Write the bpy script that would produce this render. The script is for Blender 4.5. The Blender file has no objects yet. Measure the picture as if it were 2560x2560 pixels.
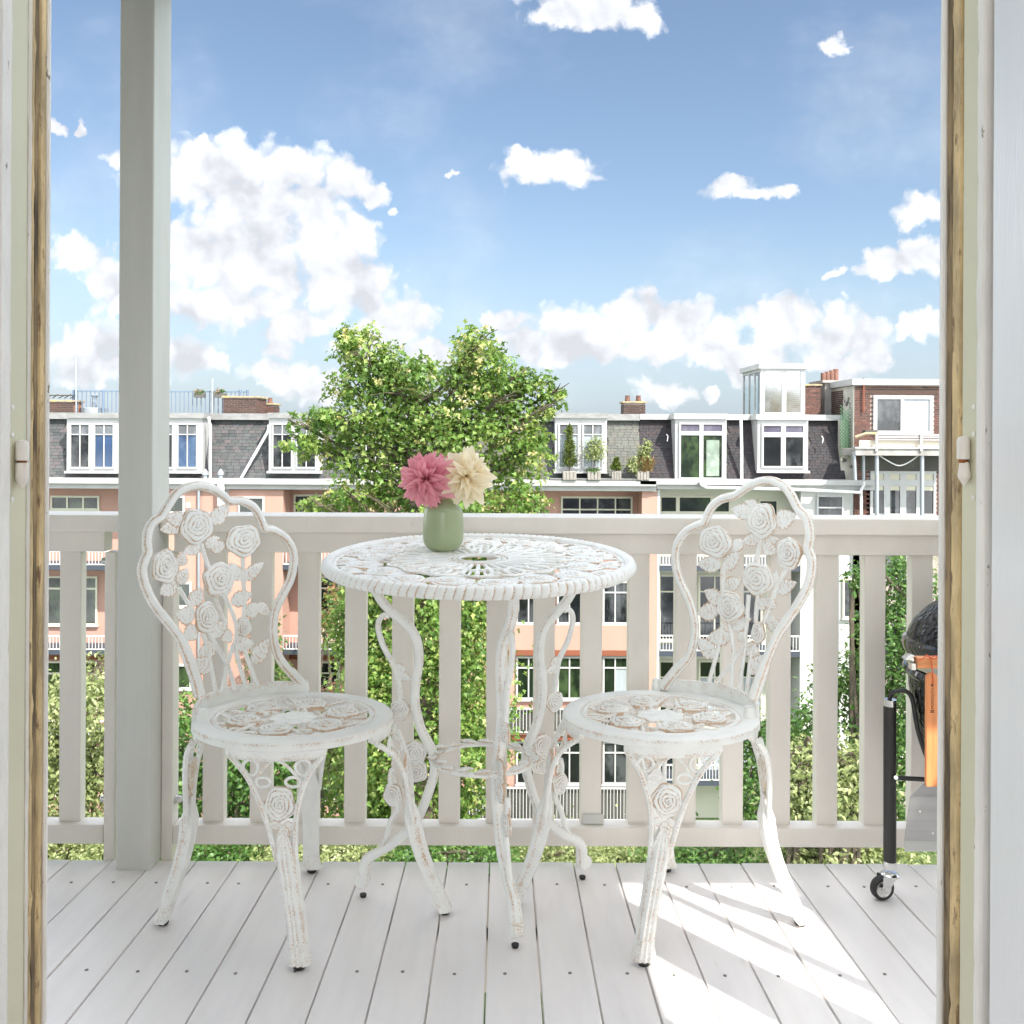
import bpy, math, random
import numpy as np
from mathutils import Vector, Matrix
random.seed(7); RNG = np.random.default_rng(7)
SC = bpy.context.scene
COL = SC.collection
rad = math.radians

# ---------------------------------------------------------------- camera
CAMZ = 1.231; CX, CY, F = 1257.0, 1090.0, 2300.0; ROLL = rad(0.28)
cam = bpy.data.cameras.new('camera'); cam_o = bpy.data.objects.new('camera', cam); COL.objects.link(cam_o)
cam.sensor_width = 36; cam.lens = 36*F/2560; cam.shift_x = (1280-CX)/2560; cam.shift_y = (CY-1280)/2560
cam.clip_start = 0.02; cam.clip_end = 3000
cam_o.matrix_world = Matrix.Translation((0, 0, CAMZ)) @ Matrix.Rotation(rad(90), 4, 'X') @ Matrix.Rotation(ROLL, 4, 'Z')
SC.camera = cam_o
# ---------------------------------------------------------------- light and exposure
SUN_AZ = Vector((0.618, -0.786)); SUN_TAN = 1.16
sun_el = math.atan(SUN_TAN)
to_sun = Vector((SUN_AZ.x, SUN_AZ.y, SUN_TAN)).normalized()
sl = bpy.data.lights.new('sun', 'SUN'); sl.energy = 2.4; sl.angle = rad(0.53); sl.color = (1.0, 0.955, 0.87)
so = bpy.data.objects.new('sun', sl); COL.objects.link(so)
so.rotation_euler = to_sun.to_track_quat('Z', 'Y').to_euler(); so.location = (4, -4, 12)
SC.view_settings.view_transform = 'Standard'; SC.view_settings.look = 'None'
SC.view_settings.exposure = 1.92; SC.view_settings.gamma = 1.0; SC.view_settings.use_curve_mapping = False
SC.cycles.max_bounces = 10; SC.cycles.diffuse_bounces = 6; SC.cycles.glossy_bounces = 4
SC.cycles.transparent_max_bounces = 8; SC.cycles.caustics_reflective = False; SC.cycles.caustics_refractive = False
SC.cycles.sample_clamp_indirect = 6.0
try:
    SC.cycles.use_denoising = True; SC.cycles.denoiser = 'OPENIMAGEDENOISE'
except Exception: pass
world = bpy.data.worlds.new('World'); SC.world = world; world.use_nodes = True
SKY = 0.050                       # background strength
CLOUD_LUM = .272; CLOUD_GREY = 0.208

class NT:
    """small node-tree helper"""
    def __init__(s, tree): s.t = tree; s.n = tree.nodes; s.l = tree.links
    def node(s, typ, **kw):
        n = s.n.new(typ)
        for k, v in kw.items(): setattr(n, k, v)
        return n
    def put(s, sock, v):
        if isinstance(v, bpy.types.NodeSocket): s.l.new(v, sock)
        elif v is not None: sock.default_value = v
    def math(s, op, a, b=None, c=None, clamp=False):
        n = s.node('ShaderNodeMath', operation=op, use_clamp=clamp)
        for i, v in enumerate((a, b, c)): s.put(n.inputs[i], v)
        return n.outputs[0]
    def vec(s, op, a, b=None, c=None, out=0):
        n = s.node('ShaderNodeVectorMath', operation=op)
        for i, v in enumerate((a, b, c)): s.put(n.inputs[i], v)
        return n.outputs['Value'] if op in ('LENGTH', 'DOT_PRODUCT', 'DISTANCE') else n.outputs[0]
    def mapr(s, v, a, b, c=0.0, d=1.0, smooth=True):
        n = s.node('ShaderNodeMapRange', interpolation_type='SMOOTHSTEP' if smooth else 'LINEAR')
        s.put(n.inputs[0], v)
        for i, x in zip((1, 2, 3, 4), (a, b, c, d)): s.put(n.inputs[i], x)
        return n.outputs[0]
    def noise(s, vec, scale, detail=4, rough=.55, dist=0.0, dim='3D'):
        n = s.node('ShaderNodeTexNoise', noise_dimensions=dim); s.put(n.inputs['Vector'], vec); n.inputs['Scale'].default_value = scale
        n.inputs['Detail'].default_value = detail; n.inputs['Roughness'].default_value = rough; n.inputs['Distortion'].default_value = dist
        return n.outputs[0]
    def mix(s, f, a, b, typ='MIX'):
        n = s.node('ShaderNodeMix', data_type='RGBA', blend_type=typ)
        s.put(n.inputs[0], f); s.put(n.inputs[6], a); s.put(n.inputs[7], b)
        return n.outputs[2]
def c4(c): return (c[0], c[1], c[2], 1.0)

def build_world():
    t = NT(world.node_tree); t.n.clear()
    out = t.node('ShaderNodeOutputWorld'); bg = t.node('ShaderNodeBackground'); bg.inputs['Strength'].default_value = SKY
    sky = t.node('ShaderNodeTexSky', sky_type='NISHITA', sun_disc=False)
    sky.sun_elevation = sun_el; sky.sun_rotation = math.atan2(SUN_AZ.x, SUN_AZ.y)
    sky.altitude = 0; sky.air_density = 1.0; sky.dust_density = 1.6; sky.ozone_density = 1.2
    tc = t.node('ShaderNodeTexCoord'); g = tc.outputs['Generated']
    sx = t.node('ShaderNodeSeparateXYZ'); t.put(sx.inputs[0], g); X, Y, Z = sx.outputs
    yy = t.math('MAXIMUM', Y, 0.05)
    u = t.math('DIVIDE', X, yy); v = t.math('DIVIDE', Z, yy)
    cb = t.node('ShaderNodeCombineXYZ'); t.put(cb.inputs[0], u); t.put(cb.inputs[1], v); p = cb.outputs[0]
    # gentle warp so that no outline is a clean ellipse
    wn = t.node('ShaderNodeTexNoise', noise_dimensions='2D'); t.put(wn.inputs['Vector'], p); wn.inputs['Scale'].default_value = 22; wn.inputs['Detail'].default_value = 4; wn.inputs['Roughness'].default_value = .6
    w1 = t.vec('SUBTRACT', wn.outputs[1], (.5, .5, .5)); w1 = t.vec('MULTIPLY', w1, (.040, .032, 0)); pw = t.vec('ADD', p, w1)
    B = [(499,431,165,75),(612,425,115,75),(715,437,110,70),(857,454,78,52),(926,488,48,34),(783,499,110,50),(620,490,170,50),
         (556,563,95,65),(669,568,115,80),(783,607,125,110),(612,664,230,115),(840,670,115,125),(470,642,115,95),(897,733,85,85),
         (1022,784,58,58),(954,830,95,62),(612,770,190,55),(726,822,90,42),(499,760,110,55),(265,700,62,90),(168,636,60,42),
         (926,904,100,50),(869,875,60,40),(715,955,85,55),(812,972,75,42),(1068,892,95,45),(214,898,115,72),(262,852,70,48),
         (464,887,72,55),(505,904,50,35),(151,326,30,17),(208,328,14,24),(282,402,34,28),(975,535,16,16),
         (1268,799,45,32),(1312,848,60,50),(1405,811,100,55),(1461,861,145,46),(1386,892,72,36),(1573,786,62,52),(1629,761,42,48),
         (1697,799,100,60),(1666,848,165,60),(1790,830,62,50),(1821,886,105,52),(1900,915,100,45),(1976,799,92,56),(1945,836,100,72),(2100,836,112,72),
         (2163,850,60,62),(2100,900,105,50),(2300,811,62,38),(2260,800,30,25),(1647,973,52,36),(1690,987,38,20),(1778,985,20,14),
         (2256,650,115,35),(2318,626,60,42),(2169,670,52,24),(2088,676,22,14),(2283,520,56,40),(2330,515,40,40),
         (1355,427,112,44),(1435,449,60,30),(1305,395,48,28),(1819,466,52,24),(1884,480,58,14),(1949,466,38,16),(2087,101,32,26),
         (1464,16,150,48),(1362,43,48,36),(1594,43,48,42),(640,935,40,25),(700,868,40,22),(1120,430,12,6)]
    def field(lst, q):
        acc = None
        for (bx, by, rx, ry) in lst:
            cu, cv = (bx-CX)/F, (CY-by)/F; a, b = F/rx, F/ry
            w = t.vec('MULTIPLY_ADD', q, (a, b, 0), (-cu*a, -cv*b, 0))
            L = t.vec('LENGTH', w)
            acc = L if acc is None else t.math('SMOOTH_MIN', acc, L, .16)
        return acc
    d = field(B, pw)
    n1 = t.noise(p, 34, 7, .66, dim='2D'); n2 = t.noise(p, 13, 4, .5, dim='2D')
    e = t.math('SUBTRACT', 1.03, d)
    def puff(q, sc):
        vo = t.node('ShaderNodeTexVoronoi', feature='SMOOTH_F1', voronoi_dimensions='2D'); t.put(vo.inputs['Vector'], q); vo.inputs['Scale'].default_value = sc; vo.inputs['Smoothness'].default_value = .55
        return t.math('SUBTRACT', .47, vo.outputs['Distance'])
    p1_, p2_ = puff(pw, 26), puff(pw, 62)
    e = t.math('ADD', e, t.math('MULTIPLY', t.math('SUBTRACT', n1, .5), .36))
    e = t.math('ADD', e, t.math('ADD', t.math('MULTIPLY', p1_, .80), t.math('MULTIPLY', p2_, .55)))
    dens = t.mapr(e, -.14, .50)
    # thin veil of high cloud
    veil = t.math('MULTIPLY', t.mapr(t.noise(t.vec('MULTIPLY', p, (1, 1.6, 1)), 3.2, 5, .6, dim='2D'), .42, .74), .18)
    # grey undersides
    G = [(x+.10*rx, y+.62*ry, rx*.92, ry*.80) for (x, y, rx, ry) in B if ry >= 46 and y > 380]
    gd = t.mapr(t.math('ADD', field(G, pw), t.math('MULTIPLY', t.math('SUBTRACT', n2, .5), .9)), 1.15, -.35)
    # billow relief lit from the upper right
    n3 = t.noise(t.vec('ADD', p, (-.014, -.022, 0)), 13, 4, .5, dim='2D')
    rel = t.math('ADD', t.math('MULTIPLY', t.math('SUBTRACT', n2, n3), .22), t.math('ADD', t.math('MULTIPLY', p1_, .05), t.math('MULTIPLY', p2_, .045)))
    lum = t.math('ADD', t.math('SUBTRACT', CLOUD_LUM, t.math('MULTIPLY', gd, .050)), rel)
    lum = t.math('MAXIMUM', lum, CLOUD_GREY)
    # unseen rest of the dome: clouds made far brighter to fill the shade
    q = t.vec('MULTIPLY', g, (1, 1, 1.5))
    nb = t.noise(q, 3.1, 6, .58); densb = t.mapr(nb, .47, .60)
    lumb = t.math('ADD', CLOUD_LUM*5.5, t.math('MULTIPLY', t.math('SUBTRACT', t.noise(q, 6.5, 4, .6), .55), 1.2))
    front = t.math('MULTIPLY', t.mapr(Y, .12, .3), t.mapr(t.math('ABSOLUTE', u), .75, .58))
    front = t.math('MULTIPLY', front, t.mapr(v, .66, .52))
    dens = t.math('ADD', t.math('MULTIPLY', dens, front), t.math('MULTIPLY', densb, t.math('SUBTRACT', 1.0, front)))
    lum = t.math('ADD', t.math('MULTIPLY', lum, front), t.math('MULTIPLY', lumb, t.math('SUBTRACT', 1.0, front)))
    dens = t.math('MAXIMUM', dens, veil)
    cc = t.node('ShaderNodeCombineColor')
    k = 1.0/SKY
    t.put(cc.inputs[0], t.math('MULTIPLY', lum, k*.975)); t.put(cc.inputs[1], t.math('MULTIPLY', lum, k)); t.put(cc.inputs[2], t.math('MULTIPLY', t.math('ADD', lum, .012), k*1.01))
    # summer haze in the air: the blue is a little paler and greener than pure Rayleigh sky
    hs = t.node('ShaderNodeHueSaturation'); hs.inputs['Hue'].default_value = .497; hs.inputs['Saturation'].default_value = .98; hs.inputs['Value'].default_value = 1.0
    t.put(hs.inputs['Color'], sky.outputs[0])
    hz = t.mapr(v, -.02, .26, .62, .0)
    hzc = t.mix(hz, hs.outputs[0], (.155*k, .195*k, .248*k, 1))
    col = t.mix(dens, hzc, cc.outputs[0])
    t.put(bg.inputs['Color'], col); t.l.new(bg.outputs[0], out.inputs[0])
    world.cycles.sampling_method = 'MANUAL'; world.cycles.sample_map_resolution = 1024
build_world()

# ---------------------------------------------------------------- from the photograph to the place
def uv(px, py):
    dx, dy = px-CX, py-CY; c, s = math.cos(ROLL), math.sin(ROLL)
    return ((dx*c+dy*s)/F, (dy*c-dx*s)/F)
def at(px, py, Y):
    u, v = uv(px, py); return Vector((u*Y, Y, CAMZ-v*Y))
def hit(px, py, p0, n):
    u, v = uv(px, py); d = Vector((u, 1, -v)); o = Vector((0, 0, CAMZ))
    return o + d*((p0-o).dot(n)/d.dot(n))
EDGE_Y = 2.659; SLOPE = .05
def deck_z(y): return SLOPE*(EDGE_Y-y)
def ondeck(px, py, lift=0): return hit(px, py, Vector((0, EDGE_Y, lift)), Vector((0, SLOPE, 1)).normalized())

# ---------------------------------------------------------------- mesh helpers
class MB:
    def __init__(s): s.v = []; s.f = []; s.w = []; s.sm = []
    def add(s, verts, faces, wear=0.0, smooth=False):
        o = len(s.v); s.v += [tuple(x) for x in verts]
        s.w += list(wear) if hasattr(wear, '__len__') else [wear]*len(verts)
        s.f += [tuple(i+o for i in f) for f in faces]; s.sm += [smooth]*len(faces)
        return s
    def box(s, x0, x1, y0, y1, z0, z1, M=None, wear=0.0):
        v = [Vector((x, y, z)) for z in (z0, z1) for y in (y0, y1) for x in (x0, x1)]
        if M is not None: v = [M @ p for p in v]
        return s.add(v, [(0,2,3,1),(4,5,7,6),(0,1,5,4),(2,6,7,3),(0,4,6,2),(1,3,7,5)], wear)
    def bar(s, a, b, w, h, up=Vector((0, 0, 1)), wear=0.0):
        """rectangular bar from a to b"""
        a, b = Vector(a), Vector(b); d = (b-a); L = d.length; d.normalize()
        x = d.cross(up)
        if x.length < 1e-5: x = d.cross(Vector((1, 0, 0)))
        x.normalize(); y = x.cross(d)
        M = Matrix.Translation(a) @ Matrix((x, d, y)).transposed().to_4x4()
        return s.box(-w/2, w/2, 0, L, -h/2, h/2, M, wear)
    def tube(s, pts, r, seg=8, closed=False, wear=None, flat=1.0, up=None, caps=True):
        pts = [Vector(p) for p in pts]; n = len(pts)
        rs = r if hasattr(r, '__len__') else [r]*n
        V, W = [], []; nrm = None
        for i, p in enumerate(pts):
            if closed: t = pts[(i+1) % n]-pts[i-1]
            else: t = pts[min(i+1, n-1)]-pts[max(i-1, 0)]
            if t.length < 1e-9: t = Vector((0, 0, 1))
            t.normalize()
            if up is not None: nrm = up - t*up.dot(t)
            elif nrm is None: nrm = t.orthogonal()
            else: nrm = nrm - t*nrm.dot(t)
            if nrm.length < 1e-6: nrm = t.orthogonal()
            nrm.normalize(); bi = t.cross(nrm)
            for k in range(seg):
                a = 2*math.pi*k/seg
                V.append(p + (nrm*math.cos(a)*flat + bi*math.sin(a))*rs[i])
                W.append(wear(a, i/max(1, n-1)) if callable(wear) else (wear or 0.0))
        Fs = []
        for i in range(n if closed else n-1):
            j = (i+1) % n
            for k in range(seg):
                k2 = (k+1) % seg; Fs.append((i*seg+k, i*seg+k2, j*seg+k2, j*seg+k))
        if not closed and caps: Fs += [tuple(range(seg-1, -1, -1)), tuple((n-1)*seg+k for k in range(seg))]
        return s.add(V, Fs, W, True)
    def lathe(s, prof, seg=32, c=Vector((0, 0, 0)), sx=1.0, sy=1.0, M=None, wear=None, close=False, caps=True):
        V, W, Fs = [], [], []; n = len(prof)
        for k in range(seg):
            a = 2*math.pi*k/seg
            for i, (r, z) in enumerate(prof):
                p = Vector((r*math.cos(a)*sx, r*math.sin(a)*sy, z)); p = M @ p if M is not None else p
                V.append(p+c); W.append(wear(i, a) if callable(wear) else (wear or 0.0))
        for k in range(seg):
            k2 = (k+1) % seg
            for i in range(n if close else n-1):
                j = (i+1) % n; Fs.append((k*n+i, k2*n+i, k2*n+j, k*n+j))
        if caps and not close:
            if prof[0][0] > 1e-6: Fs.append(tuple(k*n for k in range(seg-1, -1, -1)))
            if prof[-1][0] > 1e-6: Fs.append(tuple(k*n+n-1 for k in range(seg)))
        return s.add(V, Fs, W, True)
    def cyl(s, a, b, r, seg=12, wear=0.0): return s.tube([a, b], r, seg, wear=wear)
    def prism(s, poly, thick, wear=0.0):
        """polygon of points, pushed along the vector thick"""
        n = len(poly); p = [Vector(q) for q in poly]; V = p+[q+thick for q in p]
        Fs = [tuple(range(n-1, -1, -1)), tuple(range(n, 2*n))]+[(i, (i+1) % n, n+(i+1) % n, n+i) for i in range(n)]
        return s.add(V, Fs, wear)
    def tmpl(s, T, M):
        V, Fs, W, S = T; return s.add([M @ Vector(v) for v in V], Fs, W, S)
    def mesh(s, name, origin=Vector((0, 0, 0)), sharp=40):
        me = bpy.data.meshes.new(name)
        me.from_pydata([(x-origin.x, y-origin.y, z-origin.z) for x, y, z in s.v], [], s.f)
        if any(s.w):
            at_ = me.attributes.new('wear', 'FLOAT', 'POINT'); at_.data.foreach_set('value', s.w)
        if any(s.sm):
            me.polygons.foreach_set('use_smooth', s.sm)
            if sharp: me.set_sharp_from_angle(angle=rad(sharp))
        me.update(); return me
ORG = {}
def link(o, parent=None, origin=None):
    COL.objects.link(o)
    if parent is not None: o.parent = parent; ORG[o.name] = ORG[parent.name]
    else: ORG[o.name] = Vector(origin) if origin is not None else Vector((0, 0, 0)); o.location = ORG[o.name]
    return o
def tag(o, label=None, cat=None, group=None, kind=None):
    if label: o['label'] = label
    if cat: o['category'] = cat
    if group: o['group'] = group
    if kind: o['kind'] = kind
    return o
def thing(name, origin, label, cat, group=None):
    o = bpy.data.objects.new(name, None); o.empty_display_size = .1
    return tag(link(o, None, origin), label, cat, group)
def part(name, mb, m, parent=None, bevel=0, sharp=40, origin=None, seg=2):
    org = ORG[parent.name] if parent is not None else (Vector(origin) if origin is not None else Vector((0, 0, 0)))
    me = mb.mesh(name, org, sharp); me.materials.append(m)
    o = link(bpy.data.objects.new(name, me), parent, org)
    if bevel:
        b = o.modifiers.new('edge', 'BEVEL'); b.width = bevel; b.segments = seg; b.limit_method = 'ANGLE'; b.angle_limit = rad(40)
    return o
def inst(name, me, M, parent):
    """another object on the same mesh data, at the world matrix M"""
    o = bpy.data.objects.new(name, me); link(o, parent); o.matrix_basis = Matrix.Translation(-ORG[parent.name]) @ M
    return o
def struct(name, mb, m, label=None, cat=None, **kw):
    return tag(part(name, mb, m, None, **kw), label, cat, kind='structure')
def frame(o, x, y, z): return Matrix.Translation(o) @ Matrix((x, y, z)).transposed().to_4x4()
def spl(pts, k=6, closed=False):
    P = [Vector(p) for p in pts]; n = len(P); out = []
    for i in range(n if closed else n-1):
        if closed: a, b, c, d = P[i-1], P[i], P[(i+1) % n], P[(i+2) % n]
        else: a, b, c, d = P[max(i-1, 0)], P[i], P[i+1], P[min(i+2, n-1)]
        for j in range(k):
            t = j/k; out.append(.5*((2*b)+(c-a)*t+(2*a-5*b+4*c-d)*t*t+(3*b-3*c+d-a)*t**3))
    if not closed: out.append(P[-1])
    return out

# ---------------------------------------------------------------- materials
MATS = {}
def mat(name, col, rough=.5, var=0.0, vscale=6.0, bump=0.0, bscale=60.0, metal=0.0, spec=.5, coat=0.0, stretch=(1, 1, 1), col2=None, c2=(.55, .7), c2scale=8.0, rnd=0.0):
    m = bpy.data.materials.new(name); m.use_nodes = True; t = NT(m.node_tree); b = t.n['Principled BSDF']
    b.inputs['Roughness'].default_value = rough; b.inputs['Metallic'].default_value = metal
    b.inputs['Specular IOR Level'].default_value = spec; b.inputs['Coat Weight'].default_value = coat
    tc = t.node('ShaderNodeTexCoord'); p = t.vec('MULTIPLY', tc.outputs['Object'], stretch)
    c = c4(col)
    if var:
        f = t.mapr(t.noise(p, vscale, 5, .6), .3, .7)
        c = t.mix(f, c4([x*(1-var) for x in col]), c4([min(1, x*(1+var*.35)) for x in col]))
    if col2 is not None:
        f2 = t.mapr(t.noise(p, c2scale, 7, .65), c2[0], c2[1]); c = t.mix(f2, c, c4(col2))
    if rnd:
        oi = t.node('ShaderNodeObjectInfo'); hv = t.node('ShaderNodeHueSaturation'); t.put(hv.inputs['Color'], c if isinstance(c, bpy.types.NodeSocket) else c4(c))
        t.put(hv.inputs['Value'], t.mapr(oi.outputs['Random'], 0, 1, 1-rnd, 1+rnd*.6, False)); c = hv.outputs[0]
    t.put(b.inputs['Base Color'], c)
    if bump:
        bn = t.node('ShaderNodeBump'); bn.inputs['Strength'].default_value = bump; bn.inputs['Distance'].default_value = .004
        t.put(bn.inputs['Height'], t.noise(p, bscale, 5, .6)); t.l.new(bn.outputs[0], b.inputs['Normal'])
    MATS[name] = m; return m
# ================================================================ materials of the balcony
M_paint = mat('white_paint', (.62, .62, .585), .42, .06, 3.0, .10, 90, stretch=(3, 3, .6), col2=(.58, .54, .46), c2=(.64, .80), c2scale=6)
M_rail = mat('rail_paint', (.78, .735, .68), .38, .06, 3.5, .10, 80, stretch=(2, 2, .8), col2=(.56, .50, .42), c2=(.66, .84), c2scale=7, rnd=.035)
M_deck = mat('deck_paint', (.875, .84, .835), .36, .05, 2.6, .09, 60, stretch=(7, 1, 1), col2=(.74, .70, .68), c2=(.60, .80), c2scale=3, rnd=.02)
M_under = mat('bare_joist', (.30, .25, .2), .8, .3)
M_screw = mat('screw_steel', (.24, .23, .21), .45, metal=.6)
M_steel = mat('galvanised_steel', (.62, .62, .62), .32, metal=1.0)
M_wall = mat('render_white', (.84, .82, .78), .8, .05, 2, .2, 40)

# ---------------------------------------------------------------- deck
def build_deck():
    X0, X1, Y0 = -2.6, 1.9, .96
    j = MB()
    for y in (1.25, 1.75, 2.30): j.box(X0, X1, y-.03, y+.03, deck_z(y)-.16, deck_z(y)-.032)
    j.box(X0, X1, EDGE_Y-.06, EDGE_Y-.02, -.22, -.032)
    root = struct('balcony_deck', j, M_under, 'pale grey painted timber balcony floor with long boards and dark screw heads', 'deck')
    W = .1209; sm = MB(); sm.lathe([(0, .0012), (.0018, .0006), (.0022, .0014), (.0040, .0014), (.0043, -.001)], 12, wear=0); sme = sm.mesh('deck_screw'); sme.materials.append(M_screw)
    k = -21
    while True:
        xa = -.030+W*k; xb = xa+W-.0042; k += 1
        if xb < X0: continue
        if xa > X1: break
        b = MB(); h = random.uniform(-.0012, .0012)
        v = []
        for y in (Y0, EDGE_Y):
            for z in (-.030, 0): v += [Vector((xa, y, deck_z(y)+z+h)), Vector((xb, y, deck_z(y)+z+h))]
        b.add(v, [(0,1,3,2),(4,6,7,5),(0,4,5,1),(2,3,7,6),(0,2,6,4),(1,5,7,3)])
        o = part('deck_board', b, M_deck, root, bevel=.0022)
        for y in (2.056, 2.508):
            xs = (xa+xb)/2+random.uniform(-.018, .018); yy = y+random.uniform(-.006, .006)
            inst('deck_screw', sme, Matrix.Translation((xs, yy, deck_z(yy)+h)) @ Matrix.Rotation(-math.atan(SLOPE), 4, 'X'), o)
build_deck()

# ---------------------------------------------------------------- post
def build_post():
    p = MB(); x0, x1 = at(290.5, 2000, 2.588).x, at(377, 2000, 2.588).x; y0, y1 = 2.588, 2.722
    root = thing('roof_post', (x0, y0, 0), 'tall square white roof post standing at the left of the balcony floor', 'post')
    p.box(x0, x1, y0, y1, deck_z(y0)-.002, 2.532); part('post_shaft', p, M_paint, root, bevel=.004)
    return x0, x1
PX0, PX1 = build_post()

# ---------------------------------------------------------------- railings
def railing(xa, xb, label, starts, stile_at, stile_w, cap_in):
    root = thing('balcony_railing', (xa, 2.66, 0), label, 'railing')
    ca, cb = cap_in
    part('top_rail', MB().box(ca, cb, 2.640, 2.772, .950, .9985), M_rail, root, bevel=.004)
    part('upper_rail', MB().box(xa, xb, 2.666, 2.722, .890, .9485), M_rail, root, bevel=.0025)
    part('bottom_rail', MB().box(xa, xb, 2.664, 2.722, .0433, .0985), M_rail, root, bevel=.003)
    part('stile', MB().box(stile_at, stile_at+stile_w, 2.664, 2.716, -.02, .8890), M_rail, root, bevel=.003)
    for x in starts:
        part('baluster', MB().box(x, x+.0622, 2.689, 2.727, .0970, .8915), M_rail, root, bevel=.003)
    for sgn, z in ((1, .165), (1, .86)):
        b = MB(); x = stile_at+(stile_w if stile_at > -1 else 0); d = 1 if stile_at > -1 else -1
        b.lathe([(0, .020), (.006, .020), (.010, .016), (.010, .005), (.0135, .003), (.0135, 0)], 12, M=frame(Vector((x, 2.69, z)), Vector((0, 1, 0)), Vector((0, 0, 1)), Vector((d, 0, 0))))
        part('bolt', b, M_steel, root)
ZB = 2.689
sr = [at(506+118.1*k, 1900, ZB).x for k in range(-1, 17)]
xs0 = at(403, 1900, 2.664).x
sr = [x for x in sr if x > xs0+.06]
railing(xs0+.0335, 1.86, 'long off white balcony railing with flat balusters running right of the post', sr, xs0, .033, (PX1+.002, 1.88))
xl = at(259, 1900, 2.664).x
sl_ = [at(147-118.1*k, 1900, ZB).x for k in range(0, 8)]
railing(-2.5, xl-.001, 'short off white balcony railing seen between the door frame and the left of the post', sl_, xl, at(289, 1900, 2.664).x-xl-.002, (-2.5, PX0-.002))
# the small cut piece lying over the foot of one baluster
def spacer():
    x = at(1458, 2040, 2.66).x
    part('end_cap', MB().box(x-.001, x+.0632, 2.681, 2.6885, .0990, .1290), M_paint, bpy.data.objects['balcony_railing'], bevel=.004)
spacer()

# ---------------------------------------------------------------- our own house round the doorway
XL, XR = -.585, .565; WY0, WY1 = 1.045, 1.165
def build_house():
    root = thing('house_wall', (0, 1.1, 0), 'white rendered house wall round the open balcony doorway', 'wall')
    XC = .93; TOP = 5.6
    part('wall', MB().box(-4.2, XL-.06, WY0, WY1-.02, -.1, TOP), M_wall, root)
    part('wall', MB().box(XR+.06, XC, WY0, WY1-.02, -.1, TOP), M_wall, root)
    part('lintel', MB().box(XL-.06, XR+.06, WY0, WY1-.02, 2.45, TOP), M_wall, root)
    part('lintel', MB().box(XC, 4.5, WY0, WY1, 2.18, TOP), M_wall, root)
    part('threshold', MB().box(XL, XR, WY0-.05, WY1+.02, -.05, .075), M_paint, root, bevel=.006)
    part('side_post', MB().box(1.187, 1.325, 1.08, 1.164, -.1, 2.179), M_wall, root)
    part('drain_pipe', MB().cyl((1.515, 1.10, -.2), (1.515, 1.10, 2.179), .019), M_steel, root)
    part('shade_slab', MB().box(XC+.002, 1.50, -.9, 1.04, 2.20, 2.28), M_wall, root)  # unseen slab added to trim the left edge of the sun patch
    # the room the photograph is taken from
    up = thing('upper_balcony', (-2.4, 1.9, 2.7), 'underside of the balcony above over the left part of the deck', 'balcony')
    part('slab', MB().box(-4.2, -.42, WY1+.002, 2.73, 2.535, 2.80), mat('grey_soffit', (.13, .13, .115), .7, .1, 2), up)
    room = thing('living_room', (0, -1, 0), 'plain white room behind the balcony doorway', 'room')
    part('floor', MB().box(-2.4, .93, -3.2, WY0, -.2, .03), mat('oak_floor', (.42, .30, .20), .4, .3, 3, stretch=(1, 8, 1)), room)
    part('ceiling', MB().box(-2.4, .93, -3.2, WY0-.002, 2.72, 2.9), M_wall, room)
    part('side_wall', MB().box(-2.5, -2.4, -3.2, WY0-.002, -.2, 4.0), M_wall, room)
    part('side_wall', MB().box(.87, .93, -3.2, WY0-.002, -.2, 4.0), M_wall, room)
    s = thing('shade_screen', (1.75, 1.6, 0), 'unseen white screen added at the right end to bound the sun patch', 'screen')
    part('screen_board', MB().box(1.745, 1.775, -.6, 2.64, -.1, 1.80), M_wall, s)  # unseen screen added, its height cut to bound the sun patch
build_house()
# ================================================================ the old door frame
M_flake = mat('flaked_cream_paint', (.66, .50, .26), .6, .5, 11, .7, 50, stretch=(2.4, 2.4, .8), col2=(.20, .125, .06), c2=(.53, .66), c2scale=22)
M_groove = mat('dirty_groove', (.30, .215, .115), .85, .6, 14, .5, 70, stretch=(2, 2, .35), col2=(.07, .05, .03), c2=(.45, .66), c2scale=18)
M_band = mat('pale_green_jamb', (.62, .61, .46), .45, .06, 3, .08, 60, col2=(.45, .43, .33), c2=(.70, .80), c2scale=14)
M_edge = mat('chipped_white_edge', (.80, .79, .76), .45, .1, 6, .5, 45, stretch=(2, 2, .8), col2=(.22, .19, .15), c2=(.655, .69), c2scale=36)
M_hinge = mat('painted_hinge', (.80, .77, .72), .4, .06, 20, .15, 120, col2=(.34, .12, .05), c2=(.69, .74), c2scale=60)
M_leaf = mat('gloss_door_paint', (.80, .825, .86), .13, .02, 4, .22, 26, stretch=(1, 5, .5), coat=.4)
M_rust = mat('rust', (.30, .10, .03), .8, .4, 60)
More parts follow.
